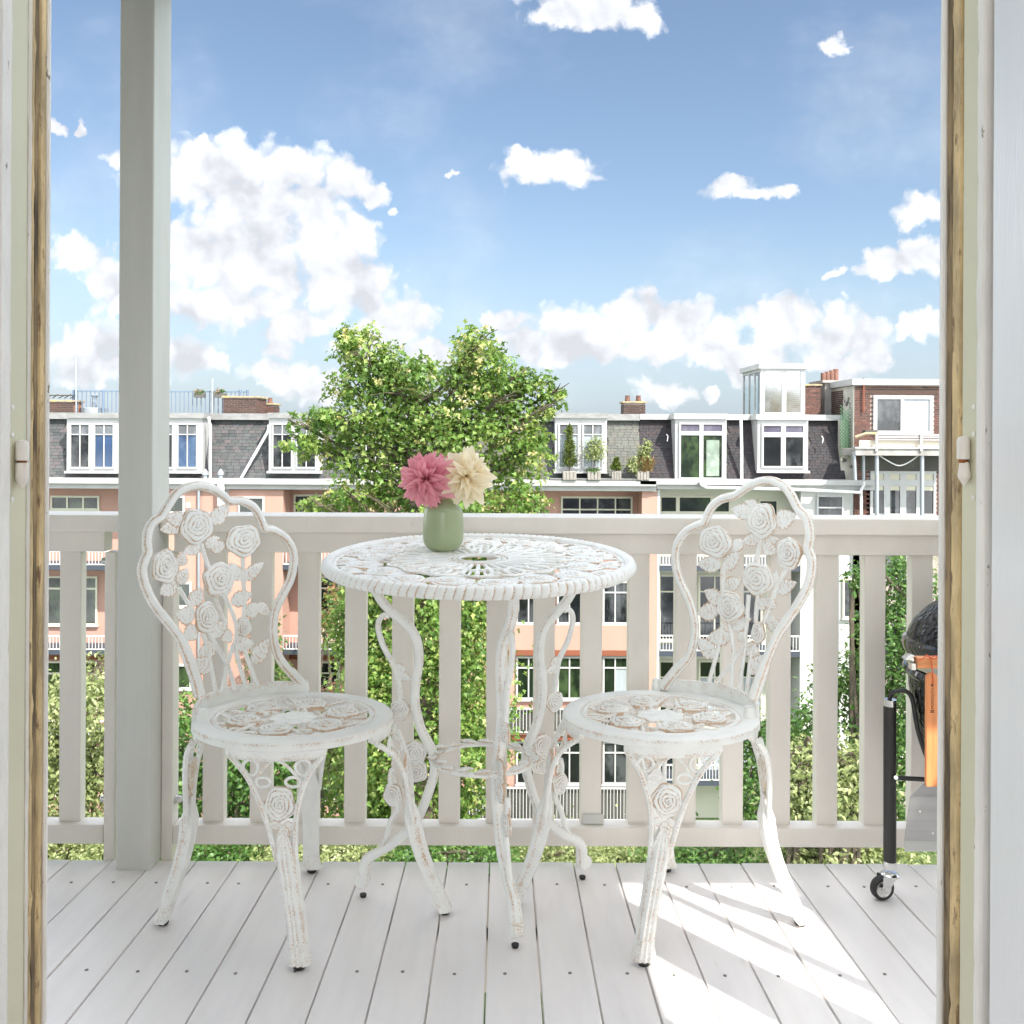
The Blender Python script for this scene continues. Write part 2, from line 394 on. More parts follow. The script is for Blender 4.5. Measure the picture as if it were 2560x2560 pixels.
def strip(y0, y1, x0, x1, wob, zz=(-.05, 2.45), n=150, seed=1, nick=0.0):
    """upright strip with a hand-worn, wandering face; x0 is the visible face, x1 the hidden back"""
    r = np.random.default_rng(seed); mb = MB(); V = []
    def walk(a):
        w = np.cumsum(r.normal(0, 1, n+1)); w -= np.linspace(w[0], w[-1], n+1); w = w/(abs(w).max()+1e-6)*a*.6 + r.normal(0, a*.22, n+1)
        if nick:
            for i in r.integers(0, n, int(n*.12)): w[i] += nick*r.uniform(-1, 1)
        return w
    wa, wb, wx, wm = walk(wob), walk(wob), walk(wob*.6), walk(wob*.6); s = 1 if x1 > x0 else -1
    for i in range(n+1):
        z = zz[0]+(zz[1]-zz[0])*i/n; ch = .0022*s
        V += [(x1, y0+wa[i], z), (x0+ch+wx[i], y0+wa[i], z), (x0+wx[i], y0+.0022+wa[i], z), (x0+wm[i], (y0+y1)/2, z), (x0+wx[i], y1-.0022+wb[i], z), (x0+ch+wx[i], y1+wb[i], z), (x1, y1+wb[i], z)]
    Fs = []
    for i in range(n):
        for k in range(7):
            a, b = i*7+k, i*7+(k+1) % 7; Fs.append((a, b, b+7, a+7))
    Fs += [tuple(range(6, -1, -1)), tuple(n*7+k for k in range(7))]
    return mb.add(V, Fs, 0, True)
def jamb(side):
    s = 1 if side > 0 else -1
    X = .5545 if s > 0 else -.570
    root = thing('door_frame', (X, 1.1, 0), 'worn right jamb of the doorway with peeling cream paint and a rusty broken hinge' if s > 0 else 'worn left jamb of the doorway with peeling cream paint and an intact rusty hinge', 'door frame')
    B = X+s*.075
    def Y(px): return X*F/(px-CX)
    if s > 0:
        part('bead', strip(Y(2362), 1.166, X-s*.0030, B, .0007, seed=3), M_edge, root)
        part('bead', strip(Y(2379), Y(2362.5), X+s*.0008, B, .0012, seed=4), M_groove, root)
        part('rebate', strip(Y(2400), Y(2379), X-s*.0006, B, .0013, seed=5, nick=.0016), M_flake, root)
        part('jamb_face', strip(Y(2441), Y(2400.5), X+s*.0015, B, .0003, seed=6), M_band, root)
        part('frame_edge', strip(Y(2459), Y(2440.5), X-s*.001, B, .0008, seed=7, nick=.001), M_edge, root)
        hy, hx, za, zb, zc = Y(2421), X-s*.006, CAMZ-.000*1, 0, 0
        pz = [at(2421, q, hy).z for q in (1089, 1148, 1153, 1217)]
    else:
        part('bead', strip(Y(114), Y(122), X+.0020, B, .0007, seed=13), M_edge, root)
        part('rebate', strip(Y(99), Y(114.5), X-.001, B, .0012, seed=14), M_flake, root)
        part('bead', strip(Y(87), Y(99.5), X-.0022, B, .0012, seed=15), M_groove, root)
        part('rebate', strip(Y(75), Y(87), X-.0004, B, .0014, seed=16, nick=.0017), M_flake, root)
        part('jamb_face', strip(Y(25), Y(70), X-.0015, B, .0003, seed=17), M_band, root)
        part('frame_edge', strip(Y(70), Y(76), X+.0012, B, .0010, seed=18, nick=.001), M_edge, root)
        part('frame_edge', strip(Y(-3), Y(25), X+.001, B, .0008, seed=19, nick=.001), M_edge, root)
        hy, hx = Y(43), X+.006
        pz = [at(43, q, hy).z for q in (1098, 1151, 1155, 1224)]
    r = .0072
    h = MB(); h.lathe([(0, pz[1]), (r*.97, pz[1]), (r, pz[1]+.002), (r, pz[0]-.006), (r*.75, pz[0]-.002), (0, pz[0])][::1], 16, c=Vector((hx, hy, 0)))
    k = part('hinge_knuckle', h, M_hinge, root)
    h = MB(); h.lathe([(0, pz[3]), (r*.35, pz[3]+.003), (r*.95, pz[3]+.011), (r, pz[3]+.014), (r*(1 if s < 0 else .72), pz[2]-.001), (0, pz[2])], 16, c=Vector((hx+(.0012 if s > 0 else 0), hy, 0)))
    part('hinge_knuckle', h, M_hinge, root)
    part('hinge_pin', MB().cyl((hx, hy, pz[2]-.002), (hx, hy, pz[1]+.002), r*.72, 12), M_rust, root)
    f = MB()
    f.box(min(hx, X+s*.004), max(hx, X+s*.004), hy+.004, hy+.010, pz[3]+.012, pz[0]-.006)
    part('hinge_leaf', f, M_hinge, root, bevel=.0015)
    for dz in (.03, -.045, .062):
        c = MB(); c.lathe([(0, .0009), (.0026, .0007), (.0032, 0)], 12, M=frame(Vector((X-s*.001, hy+(-.012 if s < 0 else -.014), pz[1]+dz)), Vector((0, 1, 0)), Vector((0, 0, 1)), Vector((-s, 0, 0))))
        part('screw_head', c, M_edge, root)
    return root
jamb(-1); jamb(1)
def leaf_door(s):
    X = .558 if s > 0 else -.5735; hy = 1.0515 if s > 0 else 1.040
    root = thing('door_leaf', (X, hy, 0), 'glossy white door leaf folded inward against the right jamb' if s > 0 else 'white door leaf folded inward against the left jamb', 'door')
    part('leaf_panel', MB().box(min(X, X+s*.042), max(X, X+s*.042), .42, hy, .06, 2.40), M_leaf, root, bevel=.003)
leaf_door(1); leaf_door(-1)
# ================================================================ antique white cast iron
def iron(name, white, tan, k=1.0, lo=.41):
    m = bpy.data.materials.new(name); m.use_nodes = True; t = NT(m.node_tree); b = t.n['Principled BSDF']
    b.inputs['Roughness'].default_value = .42; b.inputs['Specular IOR Level'].default_value = .4
    a = t.node('ShaderNodeAttribute', attribute_name='wear'); tc = t.node('ShaderNodeTexCoord'); p = tc.outputs['Object']
    fine = t.noise(p, 330, 3, .6); mid = t.noise(p, 26, 4, .6)
    f = t.math('ADD', a.outputs['Fac'], t.math('MULTIPLY', t.math('SUBTRACT', fine, .5), 1.35*k))
    f = t.math('ADD', f, t.math('MULTIPLY', t.math('SUBTRACT', mid, .5), .75))
    f = t.mapr(f, lo, lo+.36)
    w = t.mix(t.mapr(mid, .3, .7), c4(white), c4([x*.95 for x in white]))
    col = t.mix(t.math('MULTIPLY', f, .86), w, t.mix(t.noise(p, 60, 3), c4(tan), c4([x*.72 for x in tan])))
    t.put(b.inputs['Base Color'], col)
    bn = t.node('ShaderNodeBump'); bn.inputs['Strength'].default_value = .22; bn.inputs['Distance'].default_value = .0012
    t.put(bn.inputs['Height'], t.noise(p, 420, 3, .6)); t.l.new(bn.outputs[0], b.inputs['Normal'])
    return m
M_iron = iron('antique_white_iron', (.86, .87, .85), (.66, .41, .23))
M_ironf = iron('antique_white_casting', (.86, .87, .85), (.66, .41, .23), .75, .31)
M_rubber = mat('black_rubber', (.02, .02, .02), .6, bump=.2)

def rose_tmpl(seed):
    r = np.random.default_rng(seed); nr, na = 20, 40; ph = r.uniform(0, 6.28); V, W, Fs = [], [], []
    for i in range(nr+1):
        q = i/nr
        for j in range(na):
            a = 2*math.pi*j/na; lob = 1+.055*math.cos(5*a+ph)*q+.03*math.sin(3*a+ph*2)*q
            g = (q**.9)*4.4 + a/(2*math.pi) + .16*math.sin(3*a+ph+q*5)
            g = g-math.floor(g); d = min(g, 1-g)
            edge = max(0, 1-d/.17)
            if q > .96: edge = max(edge, .75)
            h = .30*(1-q*q)**.6 + .14*g*(1-q*.4) - .13*edge
            if i == nr: h = -.02
            V.append((math.cos(a)*q*lob, math.sin(a)*q*lob, h)); W.append(min(.80, .14+.78*edge**1.3))
    for i in range(nr):
        for j in range(na):
            k = (j+1) % na; Fs.append((i*na+j, (i+1)*na+j, (i+1)*na+k, i*na+k))
    o = len(V)
    for j in range(na):
        x, y, _ = V[nr*na+j]; V.append((x*.98, y*.98, -.26)); W.append(.45)
    for j in range(na):
        k = (j+1) % na; Fs.append((nr*na+j, o+j, o+k, nr*na+k))
    Fs.append(tuple(o+j for j in range(na-1, -1, -1)))
    return V, Fs, W, True
def leaf_tmpl(seed, curl=.12):
    """unit leaf: base at 0, tip at 1 along x, half width along y about .5"""
    r = np.random.default_rng(seed); n, m = 24, 9; V, W, Fs = [], [], []
    for i in range(n+1):
        x = i/n; w = (math.sin(math.pi*min(1, x**.72))**.85)*.5*(1+.09*math.sin(x*34)) + .02
        for j in range(m):
            y = (j/(m-1)-.5)*2; vein = (x*5.2-abs(y)*1.15) % 1.0; dv = min(vein, 1-vein)
            v = max(0, 1-dv/.16)*(abs(y) > .08); rib = max(0, 1-abs(y)/.16); ed = 1.0 if j in (0, m-1) else 0
            z = curl*math.sin(math.pi*x) + .05*(1-abs(y))+.045*rib - .03*v
            V.append((x, y*w, z)); W.append(min(.85, .16+.56*v+.2*rib+.5*ed))
    for i in range(n):
        for j in range(m-1): Fs.append((i*m+j, (i+1)*m+j, (i+1)*m+j+1, i*m+j+1))
    o = len(V)
    for (x, y, z) in list(V): V.append((x, y*.97, z-.13)); W.append(.4)
    for i in range(n):
        for j in range(m-1): Fs.append((o+i*m+j, o+i*m+j+1, o+(i+1)*m+j+1, o+(i+1)*m+j))
    ring = [j for j in range(m)]+[i*m+m-1 for i in range(1, n+1)]+[n*m+j for j in range(m-2, -1, -1)]+[i*m for i in range(n-1, 0, -1)]
    for a in range(len(ring)):
        b = (a+1) % len(ring); Fs.append((ring[a], ring[b], o+ring[b], o+ring[a]))
    return V, Fs, W, True
ROSES = [rose_tmpl(s) for s in (1, 2, 3, 4)]; LEAVES = [leaf_tmpl(s, c) for s, c in ((5, .1), (6, .16), (7, .05))]
def rose(parent, c, ex, ey, n, rx, ry, i=0, rot=None, h=None, m=None):
    rot = random.uniform(0, 6.28) if rot is None else rot
    R = Matrix.Rotation(rot, 4, 'Z'); hh = h or (rx+ry)*.34
    M = frame(c, ex*rx, ey*ry, n*hh) @ R
    return part('rose', MB().tmpl(ROSES[i % 4], M), m or M_ironf, parent, sharp=60)
def leaf(parent, a, b, w, n, i=0, h=None, m=None):
    d = b-a; L = d.length; d = d/L; y = n.cross(d).normalized()
    return part('leaf', MB().tmpl(LEAVES[i % 3], frame(a, d*L, y*w, n*(h or w*.55))), m or M_ironf, parent, sharp=60)
def streak(a0, base=.10, hi=.50, wid=.8):
    return lambda a, t: base+(hi-base)*max(0, 1-abs(math.atan2(math.sin(a-a0), math.cos(a-a0)))/wid)
def streak2(*angs, base=.12, hi=.52, wid=.55):
    return lambda a, t: base+(hi-base)*max(max(0, 1-abs(math.atan2(math.sin(a-q), math.cos(a-q)))/wid) for q in angs)

def chair(label, ctr, b1, b2, feet, D, K, ox, oy, mirror):
    """ctr: seat centre; b1 near foot of the back, b2 far foot; D: traced outline of the back panel"""
    ZS = .535; SY = .86
    C = Vector((ctr.x, ctr.y, ZS)); root = thing('garden_chair', (ctr.x, ctr.y, deck_z(ctr.y)), label, 'chair', 'cast iron garden chairs at the bistro table')
    Z = Vector((0, 0, 1))
    # ---- seat
    Ro, Ri = .246, .187
    prof = [(Ri, -.012), (Ri, -.003), (Ri+.004, 0), (Ri+.010, -.002), (Ri+.013, -.004), (Ri+.016, -.001), (Ri+.03, .0005), (Ro-.012, 0), (Ro-.004, -.002), (Ro, -.006), (Ro+.0008, -.021), (Ro-.004, -.0235), (Ro-.010, -.022), (Ro-.012, -.014)]
    wz = [.3, .42, .30, .22, .66, .22, .02, .02, .08, .50, .08, .34, .3, .2]
    part('seat_ring', MB().lathe(prof, 96, c=C, sy=SY, wear=lambda i, a: wz[i], close=True), M_iron, root)
    def sp(r, a, z=0): return Vector((C.x+r*math.cos(a), C.y+r*math.sin(a)*SY, ZS+z))
    ex, ey = Vector((1, 0, 0)), Vector((0, SY, 0))
    # middle flower of ring petals
    d = MB(); cc = C+Vector((0, -.004, -.008))
    def ring(mb, c, r, t, n=Z, e1=ex, e2=ey, seg=26):
        mb.tube([c+e1*r*math.cos(2*math.pi*k/seg)+e2*r*math.sin(2*math.pi*k/seg) for k in range(seg)], t, 7, closed=True, up=n, flat=.8, wear=streak2(1.57, -1.57, base=.22, hi=.62, wid=.8))
    d.lathe([(0, .004), (.018, .003), (.020, -.006), (0, -.006)], 20, c=cc, sy=SY, wear=.1); ring(d, cc, .020, .0042)
    for k in range(8):
        a = 2*math.pi*k/8+.2; c1 = cc+ex*.042*math.cos(a)+ey*.042*math.sin(a)
        d.lathe([(0, .001), (.014, .0015), (.015, -.006), (0, -.006)], 14, c=c1, sy=SY, wear=.08); ring(d, c1, .0165, .0034, seg=18)
    part('daisy', d, M_ironf, root)
    off = .35 if not mirror else math.pi-.35
    for k in range(6):
        a = off+2*math.pi*k/6; c1 = sp(.122, a, -.006)
        rose(root, c1, ex, ey, Z, .043, .043, k, h=.034)
        for s_, (ra, rb) in ((.30, (.137, .190)), (-.30, (.135, .190)), (0, (.158, .194))):
            leaf(root, sp(ra, a+s_*.7, -.012), sp(rb, a+s_*1.5, -.004), .022, Z, k, h=.016)
        b = MB(); b.tube([sp(.078, a+.22, -.010), sp(.10, a+.26, -.008), sp(.13, a+.40, -.009), sp(.19, a+.52, -.010)], .0048, 7, wear=.42)
        b.tube([sp(.062, a, -.010), sp(.095, a, -.010)], .0055, 7, wear=.42)
        b.tube([sp(.122, a+.28, -.011), sp(.122, a+.75, -.011)], .0045, 7, wear=.42)
        part('stem', b, M_iron, root)
    # ---- back panel
    e1 = (b2-b1); e1.z = 0; e1.normalize(); n0 = Vector((-e1.y, e1.x, 0))            # n0: leans away from the sitter
    if n0.y < 0: n0 = -n0
    lean = rad(6.0); up = (Z*math.cos(lean)+n0*math.sin(lean)).normalized(); N = e1.cross(up).normalized()
    if N.y > 0: N = -N                                                                   # faces the camera
    P0 = Vector((b1.x, b1.y, ZS))
    def q(x, y): return hit(ox+x/K, oy+y/K, P0, N)
    def pw(x, y, r): return (q(x+r, y)-q(x, y)).length
    fr = spl([q(*p) for p in D['frame']], 5)
    def fw(a, t):
        return .12+.62*max(max(0, 1-abs(math.atan2(math.sin(a-z_), math.cos(a-z_)))/.5) for z_ in (.9, -.9, math.pi/2*1.15, -math.pi/2*1.15))
    part('back_frame', MB().tube(fr, [.0118*(1.22 if i < 14 or i > len(fr)-14 else 1.0) for i in range(len(fr))], 14, up=N, wear=fw), M_iron, root)
    for k, (x, y, rx, ry) in enumerate(D['roses']):
        rose(root, q(x, y)+N*.004, e1 if e1.x > 0 else -e1, up, N, abs((q(x+rx, y)-q(x, y)).length), (q(x, y-ry)-q(x, y)).length, k+(2 if mirror else 0), h=.022)
    for k, (xa, ya, xb, yb, w) in enumerate(D['leaves']):
        L = (q(xb, yb)-q(xa, ya)).length; leaf(root, q(xa, ya), q(xb, yb), max(.034, 2.35*w/K*ctr.y/F*1.08), N, k, h=.018)
    for st in D['stems']:
        part('stem', MB().tube(spl([q(*p) for p in st], 5), .0056, 9, up=N, wear=streak2(0, 2.6, -2.6, base=.2, hi=.5)), M_iron, root)
    x, y, rx, ry = D['bud']; M_ = frame(q(x, y), e1*((q(x+rx, y)-q(x, y)).length), up*((q(x, y-ry)-q(x, y)).length), N*.024)
    part('bud', MB().tmpl(ROSES[1], M_), M_ironf, root)
    # curved strap between the feet of the back, standing on the seat ring
    a1 = math.atan2((b1.y-C.y)/SY, b1.x-C.x); a2 = math.atan2((b2.y-C.y)/SY, b2.x-C.x)
    if mirror:
        if a1 > a2: a1 -= 2*math.pi
        sgn = 1
    while a2-a1 > math.pi: a2 -= 2*math.pi
    while a2-a1 < -math.pi: a2 += 2*math.pi
    s = MB(); n = 26; V = []; W = []
    for i in range(n+1):
        a = a1+(a2-a1)*i/n; hgt = .027+.008*math.sin(math.pi*i/n)
        for (r, z) in ((.236, -.002), (.236, hgt), (.244, hgt), (.246, -.002)):
            V.append(sp(r, a, z)); W.append(.5 if z > .01 else .2)
    Fs = []
    for i in range(n):
        for k in range(4): Fs.append((i*4+k, i*4+(k+1) % 4, (i+1)*4+(k+1) % 4, (i+1)*4+k))
    Fs += [(3, 2, 1, 0), (n*4, n*4+1, n*4+2, n*4+3)]
    s.add(V, Fs, W, True); part('back_strap', s, M_iron, root)
    for b in (b1, b2):
        f = MB(); dirn = (Vector((b.x, b.y, ZS))-C); dirn.z = 0; dirn.normalize(); tx = dirn.cross(Z)
        f.tube([Vector((b.x, b.y, ZS-.002)), Vector((b.x, b.y, ZS+.010)), Vector((b.x, b.y, ZS+.026))], [.0175, .0155, .0125], 14, wear=streak2(0, 1.2, 3, base=.2, hi=.5)); part('back_foot', f, M_iron, root)
    # ---- legs
    for li, (ang, foot, hs) in enumerate(feet):
        dv = Vector((math.cos(ang), math.sin(ang)*SY, 0)); dn = dv.normalized(); tg = Vector((-dn.y, dn.x, 0))
        top = C+dv*(.226); base = Vector((foot.x, foot.y, deck_z(foot.y)+.012)); H = ZS-.030-base.z
        off3 = base-top; off3.z = 0
        def LP(u, z, dd=0.0):
            """point on the leg: u sideways, z = height over the foot, dd = outwards"""
            tt = 1-z/H; i = min(len(hs)-2, max(0, int(tt*(len(hs)-1)))); f_ = tt*(len(hs)-1)-i
            h0 = hs[i]+(hs[i+1]-hs[i])*f_
            p = top+off3*h0; return Vector((p.x, p.y, base.z+z))+tg*u+dn*dd
        leg = MB(); zc = H*.52
        # main leg below the bracket
        nz = 22; V, W = [], []; prof = [(-1, -.6), (-.82, .55), (-.45, 1), (-.2, .86), (0, 1.05), (.2, .86), (.45, 1), (.82, .55), (1, -.6), (.6, -.8), (0, -.9), (-.6, -.8)]
        for i in range(nz+6):
            z = zc*i/nz*1.0; e = min(1, i/nz); hw = .0205+.006*(1-e)**6+.0045*e; th = .0175+.004*e
            if i > nz: hw *= 1-.13*(i-nz); th *= 1-.16*(i-nz)
            if i <= 1: hw += .0025
            for (a, b) in prof:
                V.append(LP(a*hw, z, b*th)); W.append((.56 if abs(a) in (.2, .82) else .16) if z > .05 else .42)
        nz += 5; m_ = len(prof); Fs = [(i*m_+k, i*m_+(k+1) % m_, (i+1)*m_+(k+1) % m_, (i+1)*m_+k) for i in range(nz) for k in range(m_)]
        Fs += [tuple(range(m_-1, -1, -1)), tuple(nz*m_+k for k in range(m_))]
        leg.add(V, Fs, W, True)
        # splayed edges of the bracket and its curved top band
        for sg in (-1, 1):
            pts = spl([LP(sg*.021, zc*.94, .002), LP(sg*.026, zc*1.12, .004), LP(sg*.034, zc*1.32, .005), LP(sg*.048, zc*1.52, .004), LP(sg*.074, zc*1.74, .0), LP(sg*.108, zc*1.895, -.010)], 5)
            leg.tube(pts, .0068, 9, up=dn, wear=streak2(0, 1.7, -1.7, base=.25, hi=.55))
            pts = [LP(sg*.006, zc*.93, .006), LP(sg*.016, zc*1.05, .008), LP(sg*.006, zc*1.20, .008)]
            leg.tube(spl(pts, 4), .0038, 7, up=dn, wear=.45)
            ring(leg, LP(sg*.060, zc*1.79, -.002), .0175, .0042, dn, tg, Z)
            ring(leg, LP(sg*.034, zc*1.66, .002), .0135, .0036, dn, tg*1.25, Z*.8)
            pts = [LP(sg*.034, zc*1.42, .004), LP(sg*.052, zc*1.62, .002), LP(sg*.030, zc*1.78, .0), LP(0, zc*1.88, .0)]
            leg.tube(spl(pts, 5), .0036, 7, up=dn, wear=.45)
        ab = math.atan2(dv.y/SY, dv.x); V, W = [], []; n = 18
        for i in range(n+1):
            t_ = -1+2*i/n; a = ang+t_*.50; zt = -.021; zb = -.040-.006*(abs(t_) < .97)
            for (r, z) in ((.226, zt), (.240, zt), (.242, zb+.006), (.237, zb), (.226, zb+.002)):
                V.append(sp(r, a, z)); W.append(.46 if z < -.034 else .18)
        Fs = [(i*5+k, i*5+(k+1) % 5, (i+1)*5+(k+1) % 5, (i+1)*5+k) for i in range(n) for k in range(5)]+[(4, 3, 2, 1, 0), tuple(n*5+k for k in range(5))]
        leg.add(V, Fs, W, True)
        lo = part('leg', leg, M_iron, root)
        rose(lo, LP(0, zc*1.46, .004), tg, Z, dn, .036, .040, li, h=.024)
        leaf(lo, LP(.002, zc*1.26, .004), LP(.030, zc*1.24, .004), .024, dn, 0, h=.012)
        leaf(lo, LP(-.004, zc*1.26, .004), LP(-.030, zc*1.27, .004), .022, dn, 1, h=.012)
        leaf(lo, LP(.0, zc*1.27, .006), LP(.006, zc*1.06, .006), .026, dn, 2, h=.012)
        c = MB(); c.lathe([(0, 0), (.012, 0), (.0135, .003), (.0145, .014), (0, .014)], 16, c=Vector((base.x, base.y, deck_z(base.y)+.0005))); part('rubber_foot', c, M_rubber, lo)
    return root

ZS_ = Vector((0, 0, .535)); UPZ = Vector((0, 0, 1))
def onseat(px, py): return hit(px, py, ZS_, UPZ)
DL = dict(frame=[(548,1925),(505,1760),(440,1580),(370,1420),(270,1290),(160,1150),(85,1000),(52,860),(70,765),(100,695),(92,600),(108,500),(150,430),(212,390),(268,300),(340,195),(430,138),(540,118),(650,142),(740,195),(808,248),(905,250),(1000,292),(1058,370),(1095,462),(1115,490),(1180,500),(1280,560),(1345,660),(1360,780),(1330,930),(1260,1070),(1200,1200),(1183,1330),(1190,1450),(1220,1570),(1290,1680),(1370,1760),(1430,1825),(1452,1868)],
    roses=[(515,470,140,155),(920,590,150,140),(245,815,110,150),(715,925,138,150),(605,1255,100,140)], bud=(932,1335,58,88),
    leaves=[(650,440,805,280,60),(415,420,250,390,52),(390,455,208,500,52),(600,640,722,565,42),(640,660,772,622,45),(560,625,408,702,45),(380,810,405,690,36),(360,960,448,830,46),(345,960,208,1055,60),(475,1145,572,1005,55),(925,925,1102,780,50),(912,930,808,785,45),(825,1125,998,1048,55),(950,1225,1062,1140,55),(1050,1140,1158,1235,45),(505,1250,343,1225,62),(520,1335,408,1450,60),(665,1425,788,1268,50),(858,1492,1018,1478,55),(1005,1645,1150,1438,66),(690,1492,533,1595,60),(648,1700,498,1622,60),(832,1395,735,1445,40)],
    stems=[[(560,620),(590,720),(630,830)],[(920,690),(925,900),(935,1100),(930,1260)],[(370,1000),(430,1100),(500,1210)],[(680,1080),(720,1190),(765,1300)],[(750,1040),(810,1160),(862,1300),(870,1390),(850,1490)],[(575,1390),(610,1500),(650,1700),(690,1905)],[(620,1370),(700,1510),(790,1670),(855,1870)],[(840,1490),(790,1660),(740,1895)],[(850,1500),(900,1690),(952,1855)],[(930,1510),(990,1690),(1048,1835)],[(905,1420),(880,1460),(850,1500)]])
DR = dict(frame=[(70,1855),(98,1805),(200,1680),(285,1590),(322,1480),(335,1350),(318,1220),(270,1080),(210,950),(172,820),(167,700),(200,590),(270,505),(370,455),(418,440),(445,370),(492,290),(572,232),(680,205),(740,165),(820,112),(910,82),(1010,80),(1100,122),(1160,190),(1200,270),(1240,335),(1290,385),(1320,470),(1328,570),(1312,660),(1340,740),(1345,830),(1318,960),(1250,1100),(1150,1250),(1050,1400),(980,1560),(920,1720),(862,1890),(842,1955)],
    roses=[(918,420,128,155),(515,605,142,140),(1152,702,108,142),(882,922,138,142),(648,1162,115,142)], bud=(878,1385,56,98),
    leaves=[(862,345,768,248,58),(835,355,648,320,55),(1030,440,1202,362,66),(885,575,748,598,45),(745,590,660,685,42),(908,612,1052,580,48),(925,640,1050,692,45),(560,800,355,792,56),(580,825,732,695,56),(600,995,735,930,54),(1020,1000,1040,850,40),(1030,1020,1208,952,52),(562,1120,418,1022,58),(530,1195,358,1220,62),(655,1345,815,1265,48),(875,1165,965,1095,48),(950,1095,1038,1175,42),(930,1300,1010,1255,60),(1000,1262,1035,1395,50),(640,1420,442,1432,60),(512,1585,350,1440,64),(780,1500,890,1575,58),(800,1730,948,1580,56),(765,1445,718,1380,40)],
    stems=[[(900,580),(880,700),(850,790)],[(580,830),(575,960),(592,1080)],[(1130,830),(1080,920),(1030,1020),(990,1150),(925,1300)],[(800,1060),(790,1180),(785,1290),(770,1400)],[(880,1060),(865,1200),(860,1300)],[(570,1310),(555,1450),(510,1620),(460,1805)],[(630,1300),(662,1500),(657,1700),(648,1845)],[(770,1500),(660,1640),(520,1812)],[(770,1400),(770,1500),(740,1700),(715,1885)],[(820,1570),(800,1750),(785,1905)],[(860,1475),(830,1530),(815,1600)]])
S_out = [0, .17, .25, .28, .30, .33, .39, .51, .67, .84, 1.0]; S_lin = [0, .19, .31, .36, .40, .45, .52, .61, .73, .87, 1.0]; S_str = [0, .12, .2, .28, .38, .48, .6, .72, .84, .93, 1.0]
lc = onseat(735, 1786); rc = onseat(1650, 1780)
chair('white cast iron rose pattern chair standing left of the bistro table', lc, onseat(505, 1799), onseat(758, 1725),
      [(rad(-90), ondeck(748, 2421), S_str), (rad(180), ondeck(408, 2310), S_out), (rad(0), ondeck(1112, 2283), S_lin), (rad(90), ondeck(780, 2180), S_str)], DL, 3.45, 340, 1180, False)
chair('white cast iron rose pattern chair standing right of the bistro table in the sun patch', rc, onseat(1874, 1792), onseat(1643, 1722),
      [(rad(-90), ondeck(1609, 2411), S_str), (rad(180), ondeck(1290, 2262), S_lin), (rad(0), ondeck(2000, 2311), S_out), (rad(90), ondeck(1666, 2177), S_str)], DR, 3.45, 1640, 1180, True)

